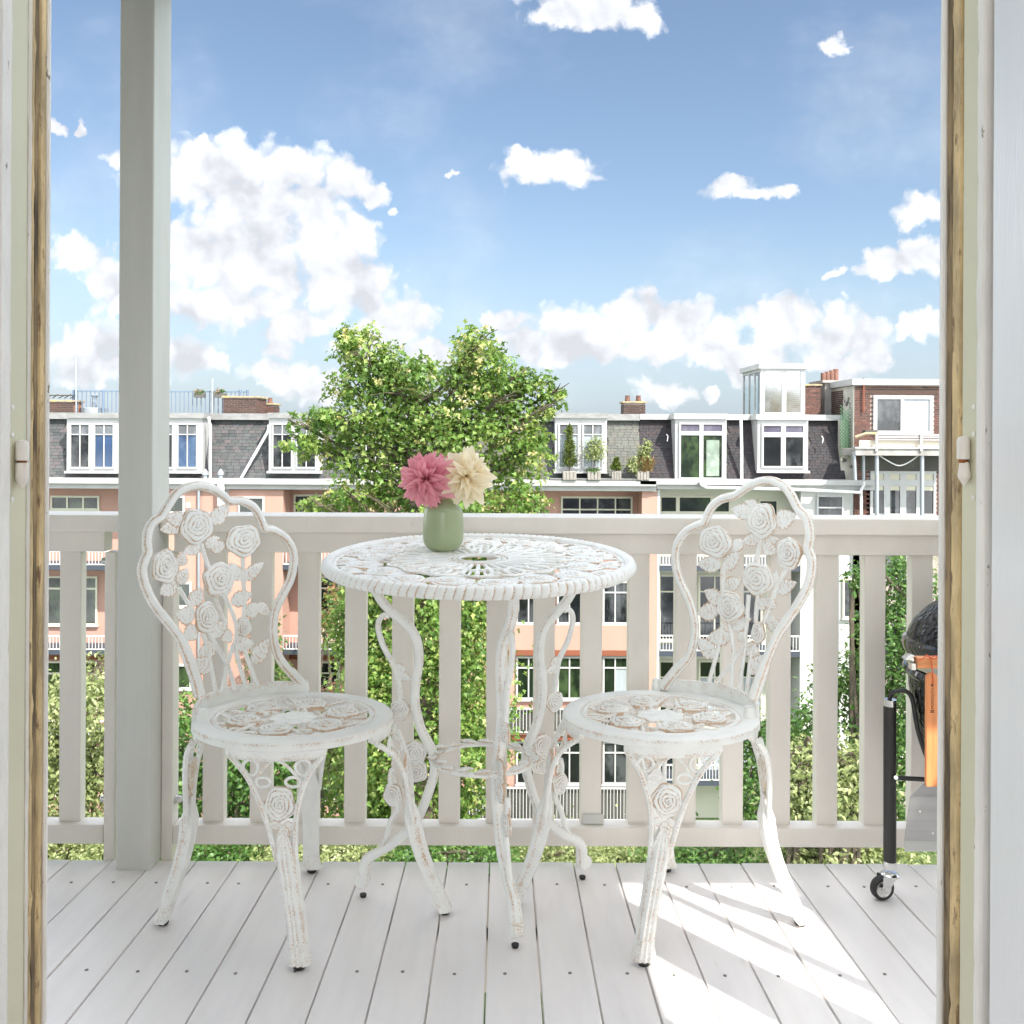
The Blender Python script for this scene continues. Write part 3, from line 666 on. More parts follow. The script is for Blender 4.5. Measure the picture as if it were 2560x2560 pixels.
# ---------------------------------------------------------------- bistro table
def table():
    TY = 2.27; TX = at(1198, 1403, TY).x; TZ = CAMZ-(1403-CY)/F*TY+.0055; R = .385; tilt = rad(3.0); SY = .95
    root = thing('bistro_table', (TX, TY+.1, deck_z(TY+.1)), 'round white cast iron bistro table with rose lattice top on three curved legs', 'table')
    T0 = Matrix.Translation((TX, TY, TZ)) @ Matrix.Rotation(tilt, 4, 'X') @ Matrix.Diagonal((1, SY, 1, 1))
    def tp(r, a, z=0.0): return T0 @ Vector((r*math.cos(a), r*math.sin(a), z))
    ex = Vector((1, 0, 0)); nz = (T0.to_3x3() @ Vector((0, 0, 1))).normalized(); ey = nz.cross(ex)*SY
    # rope rim
    N = 116; seg = N*5; prof = [(.925, .000), (.94, .006), (.962, .0085), (.984, .004), (.998, -.006), (1.0, -.013), (.987, -.020), (.955, -.022), (.93, -.012)]
    V, W, Fs = [], [], []; m_ = len(prof)
    for k in range(seg):
        a = 2*math.pi*k/seg; g = abs(math.sin(N*a/2)); cut = max(0, 1-g/.42); 
        for i, (r, z) in enumerate(prof):
            live = 1 if 2 <= i <= 6 else 0; rr = r*R-.0030*cut*live; zz = z-.0026*cut*live*(1 if i < 5 else 0)
            V.append(tp(rr, a+.012*(z/.02), zz)); W.append(.10+.62*cut*live+(.25 if i in (0, 1, 8) else 0))
    for k in range(seg):
        k2 = (k+1) % seg
        for i in range(m_): Fs.append((k*m_+i, k2*m_+i, k2*m_+(i+1) % m_, k*m_+(i+1) % m_))
    part('table_rim', MB().add(V, Fs, W, True), M_iron, root, sharp=60)
    def tring(mb, r, t, z=-.002, wear=.3, seg=96): mb.tube([tp(r, 2*math.pi*k/seg, z) for k in range(seg)], t, 8, closed=True, up=nz, flat=.75, wear=wear)
    h = MB(); tring(h, .062, .006, wear=.35); tring(h, .050, .0042, .001, .2); tring(h, .074, .0035, 0, .4); part('hub_ring', h, M_ironf, root)
    lat = MB(); tring(lat, .135, .0040, -.003, .25); tring(lat, .212, .0045, -.003, .25); tring(lat, .352, .0045, -.004, .35)
    part('lattice_ring', lat, M_ironf, root)
    for k in range(32):
        a = 2*math.pi*k/32; b = MB()
        b.tube([tp(.072, a, -.002), tp(.135, a, -.002), tp(.200, a, -.002)], [.0048, .0060, .0060], 8, up=nz, flat=.8, wear=streak2(1.6, -1.6, base=.08, hi=.46, wid=.6)); part('spoke', b, M_ironf, root)
    for k in range(16):
        a0 = 2*math.pi*k/16; b = MB()
        for (r0, r1) in ((.125, .160), (.190, .232)):
            b.tube([tp(r0+(r1-r0)*math.sin(math.pi*i/8), a0+(i/8-.5)*2*math.pi/16) for i in range(9)], .0040, 7, up=nz, flat=.8, wear=.34)
        for j in range(3):
            aa = a0+(j-1)*.10; b.tube([tp(.138, aa, -.003), tp(.222, aa, -.003)], .0036, 6, up=nz, flat=.8, wear=.26)
        part('scallop', b, M_ironf, root)
    for k in range(17):
        a = 2*math.pi*k/17+.05; rr = .272+(.012 if k % 2 else -.008)
        c = tp(rr, a, -.005); rose(root, c, ex, ey, nz, .046, .046, k, h=.020)
        c = tp(.329 if k % 2 else .322, a+.185, -.006); rose(root, c, ex, ey, nz, .030, .030, k+1, h=.016)
        for (ra, da, rb, db, w) in ((.245, .10, .215, .30, .030), (.30, .12, .355, .02, .034), (.30, -.12, .356, -.05, .032), (.285, .16, .235, .20, .028)):
            leaf(root, tp(ra, a+da, -.007), tp(rb, a+db, -.004), w*.86, nz, k, h=.014)
    # legs
    AX = Vector((TX+.012, TY+.10, 0))
    PX = [(372,395),(386,425),(400,455),(440,505),(500,560),(560,610),(598,670),(616,740),(618,820),(603,920),(596,1010),(602,1090),(630,1200),(665,1270),(693,1325)]
    PX = [(780+x/2.3, 1300+y/2.3) for x, y in PX]+[(840+x/2.415, 1700+y/2.415) for x, y in [(598,520),(590,590),(568,660),(540,740),(500,830),(450,900),(395,950),(330,1000),(262,1040),(205,1075),(182,1120),(178,1190),(172,1240)]]
    VN = [(450,555),(420,548),(392,580),(388,630),(412,715),(445,780),(480,840),(498,915),(508,985),(516,1050)]
    VN = [(780+x/2.3, 1300+y/2.3) for x, y in VN]
    V2 = [(840+x/2.415, 1700+y/2.415) for x, y in [(345,540),(335,600),(350,680),(380,770),(345,840),(318,920),(290,990),(262,1035)]]
    f0 = ondeck(908, 2242); pn = Vector((-(f0.y-AX.y), f0.x-AX.x, 0)).normalized(); dl = Vector((f0.x-AX.x, f0.y-AX.y, 0)).normalized()
    def rz(p): h_ = hit(p[0], p[1], AX, pn); return ((h_-AX).dot(dl), h_.z)
    leg0 = [rz(p) for p in PX]; leg0 = [(leg0[0][0]-.012, TZ-.016)]+leg0; vn0 = [rz(p) for p in VN]; v20 = [rz(p) for p in V2]
    marks = dict(r1=[rz((780+515/2.3, 1300+1090/2.3)), rz((780+600/2.3, 1300+1335/2.3)), rz((780+608/2.3, 1300+1440/2.3)), rz((840+350/2.415, 1700+690/2.415))],
                 lf=[(rz((780+480/2.3, 1300+880/2.3)), rz((780+578/2.3, 1300+915/2.3))), (rz((780+540/2.3, 1300+870/2.3)), rz((780+455/2.3, 1300+830/2.3))), (rz((840+345/2.415, 1700+640/2.415)), rz((840+350/2.415, 1700+560/2.415)))])
    r_end = leg0[-1][0]
    for li, foot in enumerate((f0, ondeck(1456, 2197), ondeck(1288, 2368))):
        d = Vector((foot.x-AX.x, foot.y-AX.y, 0)); k = d.length/r_end; d.normalize(); sd = Vector((-d.y, d.x, 0)); dzf = deck_z(foot.y)-deck_z(f0.y)
        def LP(q, o=0.0): return AX+d*(q[0]*k)+Vector((0, 0, q[1]+dzf*max(0, 1-q[1]/.5)))+sd*o
        pts = spl([LP(q) for q in leg0], 4); n = len(pts)
        leg = MB(); leg.tube(pts, [.0125+.0035*max(0, 1-abs(i/n-.93)/.08) for i in range(n)], 12, up=sd, flat=1.15, wear=streak2(.9, -.9, 2.2, -2.2, base=.12, hi=.72, wid=.42))
        e = pts[-1]; leg.lathe([(0, .014), (.014, .016), (.019, .012), (.020, -.012), (.014, -.016), (0, -.014)], 18, M=frame(e+d*.004+Vector((0, 0, .016)), d, Vector((0, 0, 1)), sd), wear=lambda i, a: .55 if i in (2, 3) else .15)
        lo = part('leg', leg, M_iron, root)
        v = MB(); v.tube(spl([LP(q) for q in vn0], 4), .0078, 9, up=sd, wear=streak2(.8, -.8, base=.2, hi=.55)); v.tube(spl([LP(q) for q in v20], 4), .0078, 9, up=sd, wear=streak2(.8, -.8, base=.2, hi=.55))
        part('vine', v, M_iron, lo)
        for i, q in enumerate(marks['r1']):
            for s_ in (1, -1):
                if s_ > 0 and sd.y > 0 or s_ < 0 and sd.y <= 0: continue
                nn = sd*s_; rose(lo, LP(q, s_*.004), nn.cross(Vector((0, 0, 1)))*-1, Vector((0, 0, 1)), nn, (.028, .032, .030, .026)[i], (.028, .032, .030, .030)[i], i, h=.022)
        nn = sd if sd.y < 0 else -sd
        for i, (qa, qb) in enumerate(marks['lf']): leaf(lo, LP(qa), LP(qb), .028, nn, i, h=.016)
        c = MB(); c.lathe([(0, 0), (.008, 0), (.0092, .007), (0, .007)], 14, c=Vector((e.x, e.y, deck_z(e.y)+.0005))); part('rubber_foot', c, M_rubber, lo)
    # wreath shelf tying the legs together
    zsh = at(1195, 1897, TY+.1).z; s = MB(); r = .128
    s.tube([AX+Vector((r*math.cos(2*math.pi*i/60), r*math.sin(2*math.pi*i/60)*.9, zsh)) for i in range(60)], .0085, 9, closed=True, flat=.8, up=Vector((0, 0, 1)), wear=.35)
    so_ = part('shelf_ring', s, M_iron, root)
    for i in range(18):
        a = 2*math.pi*i/18; p = AX+Vector((r*math.cos(a), r*.9*math.sin(a), zsh+.006)); a2 = a+.33
        leaf(so_, p, AX+Vector(((r+(.012 if i % 2 else -.012))*math.cos(a2), (r+(.012 if i % 2 else -.012))*.9*math.sin(a2), zsh+.012)), .030, Vector((0, 0, 1)), i, h=.02)
    return T0, nz
T0, TN = table()
# ================================================================ vase and flowers
M_vase = mat('sage_glaze', (.32, .385, .22), .30, .08, 9, .05, 60, coat=.12)
def vase():
    b = hit(1108, 1377, T0.translation, TN); D = b.y; k = D/F/6.037
    prof = [(1757,0),(1757,150),(1748,190),(1705,252),(1620,298),(1500,308),(1350,305),(1200,293),(1160,288),(1118,268),(1065,212),(1022,152),(980,108),(900,86),(868,92),(866,84),(900,76),(1000,80)]
    z0 = b.z+.001; base = 1757
    P = [(r*k, (base-y)*k) for y, r in prof]
    P2 = [P[0]]+[(q.x, q.y) for q in spl([Vector((r, z, 0)) for r, z in P[1:]], 4)]
    v = MB().lathe(P2, 48, c=Vector((b.x, b.y, z0)))
    o = part('flower_vase', v, M_vase, None, origin=(b.x, b.y, z0), sharp=50)
    tag(o, 'small sage green bottle vase with two dahlias on the bistro table', 'vase')
    return Vector((b.x, b.y, z0)), (base-868)*k
VB, VH = vase()
def petal_mat(name, base, tip, edge):
    m = bpy.data.materials.new(name); m.use_nodes = True; t = NT(m.node_tree); b = t.n['Principled BSDF']; out = t.n['Material Output']
    a = t.node('ShaderNodeAttribute', attribute_name='wear'); oi = t.node('ShaderNodeObjectInfo')
    c = t.mix(t.mapr(a.outputs['Fac'], 0, .9), c4(base), c4(tip)); c = t.mix(t.math('MULTIPLY', oi.outputs['Random'], .45), c, c4(edge))
    tc = t.node('ShaderNodeTexCoord'); vn = t.noise(t.vec('MULTIPLY', tc.outputs['Object'], (2, 60, 1)), 2, 3)
    c = t.mix(t.math('MULTIPLY', vn, .25), c, c4([x*.7 for x in base]))
    t.put(b.inputs['Base Color'], c); b.inputs['Roughness'].default_value = .55
    tr = t.node('ShaderNodeBsdfTranslucent'); t.put(tr.inputs['Color'], c); mx = t.node('ShaderNodeMixShader'); mx.inputs[0].default_value = .35
    t.l.new(b.outputs[0], mx.inputs[1]); t.l.new(tr.outputs[0], mx.inputs[2]); t.l.new(mx.outputs[0], out.inputs[0]); return m
M_pink = petal_mat('pink_petal', (.58, .07, .20), (.95, .50, .54), (.80, .24, .34))
M_cream = petal_mat('cream_petal', (.93, .74, .36), (.95, .88, .70), (.96, .90, .76))
M_stem = mat('green_stem', (.12, .20, .05), .5)
def petal_mesh(name, seed, m):
    r = np.random.default_rng(seed); n, w = 9, 5; mb = MB(); V, W, Fs = [], [], []; tw = r.uniform(-.25, .25); cu = r.uniform(.05, .28)
    for i in range(n+1):
        x = i/n; hw = .20*(math.sin(math.pi*min(1, x**.85*.97+.02))**.75)*(1-.25*x)+.012
        for j in range(w):
            y = (j/(w-1)-.5)*2; z = .10*math.sin(math.pi*x*.9) - cu*x**3 + .30*hw*y*y*(1-.3*x)
            a = tw*x; yy = y*hw; V.append((x, yy*math.cos(a)-z*math.sin(a)*.3, z+yy*math.sin(a))); W.append(min(1, x*.8+.2*abs(y)))
    for i in range(n):
        for j in range(w-1): Fs.append((i*w+j, (i+1)*w+j, (i+1)*w+j+1, i*w+j+1))
    mb.add(V, Fs, W, True); me = mb.mesh(name, sharp=0); me.materials.append(m); return me
def dahlia(label, px, py, D, Rp, m, axis, seed, n=78, squash=1.0):
    c = at(px, py, D); R = Rp*D/F; r = random.Random(seed); root = thing('dahlia', c, label, 'flower')
    ms = [petal_mesh('petal', seed*7+i, m) for i in range(4)]
    A = Vector(axis).normalized(); U = A.orthogonal().normalized(); Wv = A.cross(U)
    for k in range(n):
        f = (k+.5)/n; th = rad(6)+rad(122)*f**.62; ph = k*2.39996+r.uniform(-.2, .2)
        rd = (U*math.cos(ph)+Wv*math.sin(ph)); d = (A*math.cos(th)+rd*math.sin(th)).normalized()
        d = (d+Vector((r.uniform(-.24, .24), r.uniform(-.24, .24), r.uniform(-.34, .10)))).normalized()
        L = R*(.60+.40*min(1, f*1.7))*r.uniform(.78, 1.12); side = d.cross(A)
        if side.length < .05: side = U
        side.normalize(); nn = side.cross(d).normalized()
        if nn.dot(A) < 0: nn = -nn; side = -side
        wd = L*r.uniform(.85, 1.15)*(.72+.5*f)
        M = Matrix.Translation(c - A*R*.16 + d*R*.04) @ Matrix((d, side, nn)).transposed().to_4x4() @ Matrix.Diagonal((L, wd, L, 1)).to_4x4()
        o = inst('petal', ms[k % 4], Matrix.Identity(4), root); o.matrix_basis = Matrix.Translation(-ORG[root.name]) @ M
    b = c-A*R*.15; tip = VB+Vector((r.uniform(-.005, .005), r.uniform(-.005, .005), VH*.45)); mid = VB+Vector((r.uniform(-.006, .006), 0, VH+.004))
    part('stem', MB().tube(spl([tip, mid, (mid+b)/2+Vector((0, .01, .01)), b], 6), .0032, 7), M_stem, root)
    cal = MB(); cal.lathe([(0, -.006), (.008, -.004), (.012, .003), (.008, .008), (0, .008)], 12, M=frame(b, U, Wv, A)); part('calyx', cal, M_stem, root)
    return root
DV = VB.y
dahlia('large pink dahlia with pointed petals at the left of the green vase', 1062, 1198, DV-.035, 74, M_pink, (-.25, -1, .12), 3, 118)
dahlia('large cream dahlia with broad pointed petals at the right of the green vase', 1166, 1190, DV-.02, 74, M_cream, (.22, -1, .10), 4, 100)
dahlia('smaller pink dahlia half hidden behind the pink and cream blooms', 1112, 1160, DV+.045, 50, M_pink, (.05, -.5, 1), 5, 56)

# ================================================================ grill on its cart
def ceramic(name):
    m = bpy.data.materials.new(name); m.use_nodes = True; t = NT(m.node_tree); b = t.n['Principled BSDF']
    b.inputs['Base Color'].default_value = (.006, .0065, .008, 1); b.inputs['Roughness'].default_value = .16; b.inputs['Specular IOR Level'].default_value = .38
    tc = t.node('ShaderNodeTexCoord'); vo = t.node('ShaderNodeTexVoronoi'); vo.inputs['Scale'].default_value = 62; t.put(vo.inputs['Vector'], t.vec('ADD', tc.outputs['Object'], t.vec('MULTIPLY', t.node('ShaderNodeTexNoise').outputs[1], (.02, .02, .02))))
    bn = t.node('ShaderNodeBump'); bn.inputs['Strength'].default_value = .8; bn.inputs['Distance'].default_value = .006; t.put(bn.inputs['Height'], vo.outputs['Distance']); t.l.new(bn.outputs[0], b.inputs['Normal']); return m
M_cer = ceramic('dimpled_black_ceramic')
M_gloss = mat('black_glaze', (.012, .013, .016), .08, coat=.5)
M_powder = mat('black_powder_coat', (.018, .018, .018), .42, bump=.1, bscale=200)
M_chrome = mat('chrome', (.75, .75, .74), .18, metal=1.0)
M_bamboo = mat('orange_bamboo', (.70, .27, .10), .45, .22, 5, .08, 60, stretch=(18, 18, 1.2))
M_bamboo2 = mat('orange_bamboo_bar', (.72, .29, .11), .45, .22, 5, .08, 60, stretch=(1.2, 18, 18))
M_sheet = mat('brushed_sheet_steel', (.40, .40, .40), .38, .12, 4, .05, 200, metal=.9, stretch=(1, 1, 14))
M_band = M_band
M_steel2 = mat('stainless_band', (.55, .53, .48), .25, metal=1.0)
M_cord = mat('red_cord', (.62, .13, .05), .7)
M_burn = mat('burnt_lettering', (.20, .06, .02), .8)
def grill():
    GY = 2.385; gx = 1.270
    def z(py): return at(2300, py, GY).z
    root = thing('kamado_grill', (gx, GY, deck_z(GY)), 'black dimpled ceramic kamado grill on a wheeled cart half hidden by the right jamb', 'grill')
    C = Vector((gx, GY, 0))
    dome = [(.205, z(1618)), (.203, z(1600)), (.196, z(1580)), (.181, z(1556)), (.146, z(1522)), (.10, z(1497)), (.055, z(1485)), (0, z(1482))]
    d = part('dome_lid', MB().lathe([(p[0], p[1]) for p in spl([Vector((r, q, 0)) for r, q in dome], 4)], 64, c=C, caps=False), M_cer, root)
    rim = [(.196, z(1640)), (.211, z(1634)), (.2155, z(1618)), (.213, z(1606)), (.203, z(1600))]
    part('lid_rim', MB().lathe(rim, 64, c=C, close=True), M_gloss, root)
    part('steel_band', MB().lathe([(.199, z(1668)), (.2045, z(1668)), (.2045, z(1641)), (.199, z(1641))], 64, c=C, close=True), M_steel2, root)
    lip = [(.192, z(1702)), (.207, z(1694)), (.213, z(1682)), (.209, z(1672)), (.198, z(1669))]
    part('body_rim', MB().lathe(lip, 64, c=C, close=True), M_gloss, root)
    body = [(.198, z(1694)), (.197, z(1730)), (.190, z(1770)), (.171, z(1856)), (.14, z(1920)), (.11, z(1960)), (0, z(1965))]
    part('grill_body', MB().lathe([(p[0], p[1]) for p in spl([Vector((r, q, 0)) for r, q in body], 4)], 64, c=C, caps=False), M_cer, root)
    part('chimney_vent', MB().lathe([(.05, z(1490)), (.05, z(1462)), (.036, z(1455)), (0, z(1455))], 24, c=C), M_gloss, root)
    # cart
    ty = 2.435; a = at(2224.5, 1749, ty); b = at(2224.5, 2168, ty); r = .0163
    part('cart_tube', MB().cyl(b, a, r, 24), M_powder, root)
    for (p0, p1) in ((1748, 1764), (2152, 2170)):
        q0, q1 = at(2224.5, p0, ty), at(2224.5, p1, ty); q1.x = q0.x
        part('tube_collar', MB().cyl(q1, q0, r*1.04, 24), M_chrome, root)
    hp = [(2224, 1752), (2226, 1738), (2234, 1730), (2248, 1727), (2264, 1728), (2276, 1738), (2283, 1758), (2288, 1790), (2296, 1830), (2309, 1872), (2322, 1903), (2352, 1950)]
    part('cart_handle', MB().tube(spl([at(x, y, ty-.004-i*.006) for i, (x, y) in enumerate(hp)], 5), .0058, 12), M_powder, root)
    part('cart_brace', MB().cyl(at(2232, 1944, ty-.017), at(2390, 1953, ty-.03), .0060, 12), M_powder, root)
    part('brace_bolt', MB().cyl(at(2240, 1944, ty-.020), at(2240, 1944, ty-.030), .0052, 12), M_chrome, root)
    for (px, py) in ((2660, 0), (2520, 1)):
        x = a.x + (.50 if py == 0 else .26); yy = ty if py == 0 else ty-.32
        part('cart_tube', MB().cyl((x, yy, deck_z(yy)+.065), (x, yy, a.z), r, 20), M_powder, root)
    part('cart_ring', MB().tube([C+Vector((.115*math.cos(2*math.pi*i/40), .115*math.sin(2*math.pi*i/40), z(1962))) for i in range(40)], .008, 8, closed=True), M_powder, root)
    for (x, yy, sgn) in ((b.x, ty, 1), (a.x+.50, ty, -1), (a.x+.26, ty-.32, 1)):
        dz = deck_z(yy); ws = .031; ca = Vector((x-.022*sgn, yy-.004, dz+ws+.0005)); ax = Vector((.18*sgn, -1, 0)).normalized(); sd = Vector((1, .18*sgn, 0)).normalized()
        cs = MB(); cs.lathe([(0, .006), (.017, .006), (.019, .003), (.024, 0), (.024, -.005), (0, -.006)], 20, c=Vector((x, yy, dz+.066))); co = part('caster', cs, M_chrome, root)
        w = MB(); w.lathe([(.0215, -.010), (.028, -.011), (ws, -.007), (ws, .007), (.028, .011), (.0215, .010)], 36, M=frame(ca, sd, Vector((0, 0, 1)), ax), close=True); part('tyre', w, M_rubber, co)
        w = MB(); w.lathe([(0, .012), (.006, .012), (.0065, .0085), (.012, .007), (.0185, .0085), (.0217, .0095), (.0217, -.0095), (0, -.009)], 32, M=frame(ca, sd, Vector((0, 0, 1)), ax)); part('wheel_rim', w, M_chrome, co)
        for k in (1, -1):
            f = MB(); o = ca+ax*.0145*k; t_ = ax*.0022*k
            f.prism([o+sd*(-.007*sgn)+Vector((0, 0, -.008)), o+sd*(.007*sgn)+Vector((0, 0, -.008)), o+sd*(.036*sgn)+Vector((0, 0, .034)), o+sd*(-.006*sgn)+Vector((0, 0, .034))], t_); part('fork_plate', f, M_chrome, co, bevel=.0008)
        part('axle_nut', MB().cyl(ca+ax*.0165, ca+ax*.021, .0055, 6), M_chrome, co)
    # wooden handle bar and its chrome end
    q0, q1 = at(2288.5, 1655, 2.172), at(2500, 1661, 2.172); h = .0130
    part('lid_handle', MB().box(q0.x, q0.x+.40, 2.160, 2.185, q0.z-.0125, q0.z+.0125), M_bamboo2, root, bevel=.003)
    n = MB(); e = Vector((q0.x-.001, 2.172, q0.z+.006)); pts = [(.0, -.008), (.0, .010), (-.008, .0115), (-.016, .009), (-.026, .001), (-.020, -.002), (-.010, -.004)]
    n.prism([e+Vector((x, -.002, y)) for x, y in pts], Vector((0, .022, 0))); part('handle_bracket', n, M_chrome, root, bevel=.003)
    part('bracket_foot', MB().box(q0.x-.012, q0.x-.001, 2.165, 2.185, q0.z-.018, q0.z-.002), M_chrome, root, bevel=.001)
    part('handle_bracket', MB().box(q0.x+.30, q0.x+.33, 2.16, 2.22, q0.z-.02, q0.z+.018), M_chrome, root, bevel=.002)
    # peel hanging from the bar
    D = 2.150; t0 = at(2331, 1683, D); t1 = at(2331, 1967, D); w = (2345-2317)/F*D/2
    peel = thing('pizza_peel', t0, 'orange bamboo handled peel with a steel blade hanging by a red cord from the grill', 'peel')
    pl = [Vector((t0.x-w, D, t1.z)), Vector((t0.x+w, D, t1.z))]+[Vector((t0.x+w*math.cos(math.pi*i/12), D, t0.z-w*.9+w*.9*math.sin(math.pi*i/12))) for i in range(13)]
    part('peel_handle', MB().prism(pl, Vector((0, .010, 0))), M_bamboo, peel, bevel=.001)
    part('hole', MB().cyl((t0.x, D-.0004, t0.z-.028), (t0.x, D+.004, t0.z-.028), .0034, 14), M_rubber, peel)
    s = MB(); tz = q0.z+.0135
    s.tube([(t0.x, D-.002, t0.z-.028), (t0.x+.0005, D-.003, t0.z-.012), (t0.x, D-.001, t0.z+.004), (t0.x, 2.157, tz-.004), (t0.x, 2.163, tz+.0015), (t0.x, 2.183, tz+.001)], .0014, 6)
    s.tube(spl([(t0.x, 2.158, tz), (t0.x-.012, 2.156, tz+.004), (t0.x-.024, 2.156, tz-.004), (t0.x-.030, 2.156, tz-.007)], 5), .0014, 6)
    s.tube(spl([(t0.x, 2.158, tz), (t0.x+.008, 2.155, tz+.005), (t0.x+.014, 2.156, tz+.002), (t0.x+.006, 2.157, tz-.002), (t0.x, 2.158, tz)], 5), .0014, 6)
    part('cord', s, M_cord, peel)
    cx = t0.x+.004; zt = t1.z; p = lambda dx, dy, dz_: Vector((cx+dx, D+.005+dy, zt+dz_))
    bl = MB(); T = Vector((0, .0022, 0))
    bl.prism([p(-.020, 0, .006), p(-.046, .012, -.030), p(.046, .012, -.030), p(.020, 0, .006)], T)
    bl.prism([p(-.046, .0121, -.0302), p(-.060, .0121, -.134), p(.060, .0121, -.134), p(.046, .0121, -.0302)], T)
    bl.prism([p(-.060, .0122, -.1342), p(-.066, -.004, -.152), p(.066, -.004, -.152), p(.060, .0122, -.1342)], T)
    part('peel_blade', bl, M_sheet, peel)
    for (dx, dz_) in ((-.024, -.064), (.006, -.115)):
        part('rivet', MB().cyl(p(dx, .013, dz_), p(dx, .0105, dz_), .0028, 10), M_chrome, peel)
    # lettering burnt into the handle, reading upwards
    cu = bpy.data.curves.new('lettering', 'FONT'); cu.body = 'MONOLITH'; cu.size = .0112; cu.extrude = .0001; cu.align_x = 'LEFT'; cu.align_y = 'CENTER'
    tmp = bpy.data.objects.new('lettering', cu); COL.objects.link(tmp); bpy.context.view_layer.update()
    me = bpy.data.meshes.new_from_object(tmp.evaluated_get(bpy.context.evaluated_depsgraph_get())); bpy.data.objects.remove(tmp); bpy.data.curves.remove(cu)
    me.name = 'lettering'; me.materials.clear(); me.materials.append(M_burn)
    zb = at(2331, 1772, D).z
    M = Matrix.Translation((t0.x+.0005, D-.0006, zb)) @ Matrix((Vector((0, 0, 1)), Vector((-1, 0, 0)), Vector((0, -1, 0)))).transposed().to_4x4() @ Matrix.Diagonal((.84, 1.0, 1, 1))
    inst('lettering', me, M, peel)
    em = MB()
    for (a_, b_) in ((0, .0024), (.0036, .006)): em.box(t0.x-.0045, t0.x+.0045, D-.0006, D-.0001, zb-.009+a_, zb-.009+b_)
    part('emblem', em, M_burn, peel)
grill()
# ================================================================ houses across the gardens
M_pinkw = mat('pink_render', (.45, .27, .215), .85, .08, .7, .1, 12, stretch=(1, 1, .35), col2=(.36, .205, .16), c2=(.58, .80), c2scale=1.3)
M_whitew = mat('white_render', (.50, .50, .48), .8, .08, .6, .1, 12, stretch=(1, 1, .3), col2=(.46, .45, .41), c2=(.58, .80), c2scale=1.2)
M_cream = mat('pale_green_white_render', (.60, .60, .50), .8, .05, .5)
M_trim = mat('white_trim', (.42, .42, .41), .5, .10, 1.4, col2=(.50, .49, .46), c2=(.60, .80), c2scale=2.2, stretch=(1, 1, 3))
M_oldtrim = mat('weathered_zinc_trim', (.27, .27, .265), .6, .25, 2.0, stretch=(1, 1, 3))
M_frame = mat('window_frame_white', (.46, .46, .455), .4)
M_framec = mat('window_frame_cream', (.58, .56, .45), .45)
M_slab = mat('dark_slab_edge', (.045, .055, .075), .6)
M_brown = mat('brown_soffit', (.22, .07, .035), .7)
M_pipe = mat('white_pipe', (.74, .74, .74), .4)
M_gpipe = mat('grey_pipe', (.36, .39, .42), .35, metal=.5)
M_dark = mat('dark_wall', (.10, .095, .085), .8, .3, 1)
M_concrete = mat('weathered_concrete', (.36, .34, .32), .8, .3, 1.5)
M_apron = mat('beige_panel', (.60, .53, .43), .7, .1, 1)
M_mortar = mat('mortar', (.36, .31, .27), .9, .2, 3)
M_patch = mat('patched_cement', (.48, .46, .40), .9, .25, .8, col2=(.06, .055, .05), c2=(.56, .62), c2scale=1.1)
M_curtain = mat('net_curtain', (.32, .36, .38), .8, .12, 2.0, stretch=(9, 9, .2))
M_blind = mat('cream_blind', (.62, .58, .46), .7, .05, 1)
M_lattice = mat('green_trellis', (.06, .16, .08), .6)
M_rail_b = mat('balcony_bar_white', (.55, .55, .55), .4)
M_rail_g = mat('roof_rail_blue_grey', (.13, .18, .25), .45)
def glass(name, col, rough=.03, ior=1.5, col2=None):
    m = mat(name, col, rough, .4, .9, col2=col2, c2=(.48, .62), c2scale=.8, stretch=(1, 1, .6)); b = m.node_tree.nodes['Principled BSDF']; b.inputs['IOR'].default_value = ior; return m  # col2 patches paint reflected trees and interiors into the pane
M_glass = glass('window_glass', (.010, .012, .013), col2=(.07, .075, .08)); M_glassb = glass('glass_painted_sky', (.035, .070, .15), .03, 1.7, (.07, .12, .20)); M_glassg = glass('window_glass_green', (.010, .018, .010), col2=(.045, .075, .03)); M_glassl = glass('window_glass_pale', (.13, .14, .15), col2=(.20, .21, .23)); M_glassp = glass('window_glass_lilac', (.12, .11, .16), col2=(.17, .16, .20))  # blue and green tints put reflected sky and trees into the glass colour
def brickmat(name, cols, rnd=True):
    m = bpy.data.materials.new(name); m.use_nodes = True; t = NT(m.node_tree); b = t.n['Principled BSDF']; b.inputs['Roughness'].default_value = .85
    oi = t.node('ShaderNodeObjectInfo'); a = t.node('ShaderNodeAttribute', attribute_name='wear'); tc = t.node('ShaderNodeTexCoord')
    f = t.math('FRACT', t.math('ADD', oi.outputs['Random'], a.outputs['Fac']))
    r = t.node('ShaderNodeValToRGB'); t.put(r.inputs[0], f); e = r.color_ramp.elements; n = len(cols)
    while len(e) < n: e.new(.5)
    for i, c in enumerate(cols): e[i].position = i/(n-1); e[i].color = c4(c)
    c = t.mix(t.math('MULTIPLY', t.noise(tc.outputs['Object'], 9, 4), .5), r.outputs[0], c4([x*.5 for x in cols[0]]))
    t.put(b.inputs['Base Color'], c); bn = t.node('ShaderNodeBump'); bn.inputs['Strength'].default_value = .5; bn.inputs['Distance'].default_value = .01
    t.put(bn.inputs['Height'], t.noise(tc.outputs['Object'], 16, 4)); t.l.new(bn.outputs[0], b.inputs['Normal']); return m
M_slate = brickmat('grey_slate', [(.060,.064,.068), (.105,.11,.112), (.075,.08,.08), (.12,.10,.105), (.085,.095,.09), (.05,.055,.06)])
M_slateg = brickmat('green_grey_slate', [(.12,.125,.11), (.15,.155,.135), (.105,.115,.105), (.16,.145,.13), (.125,.13,.12)])
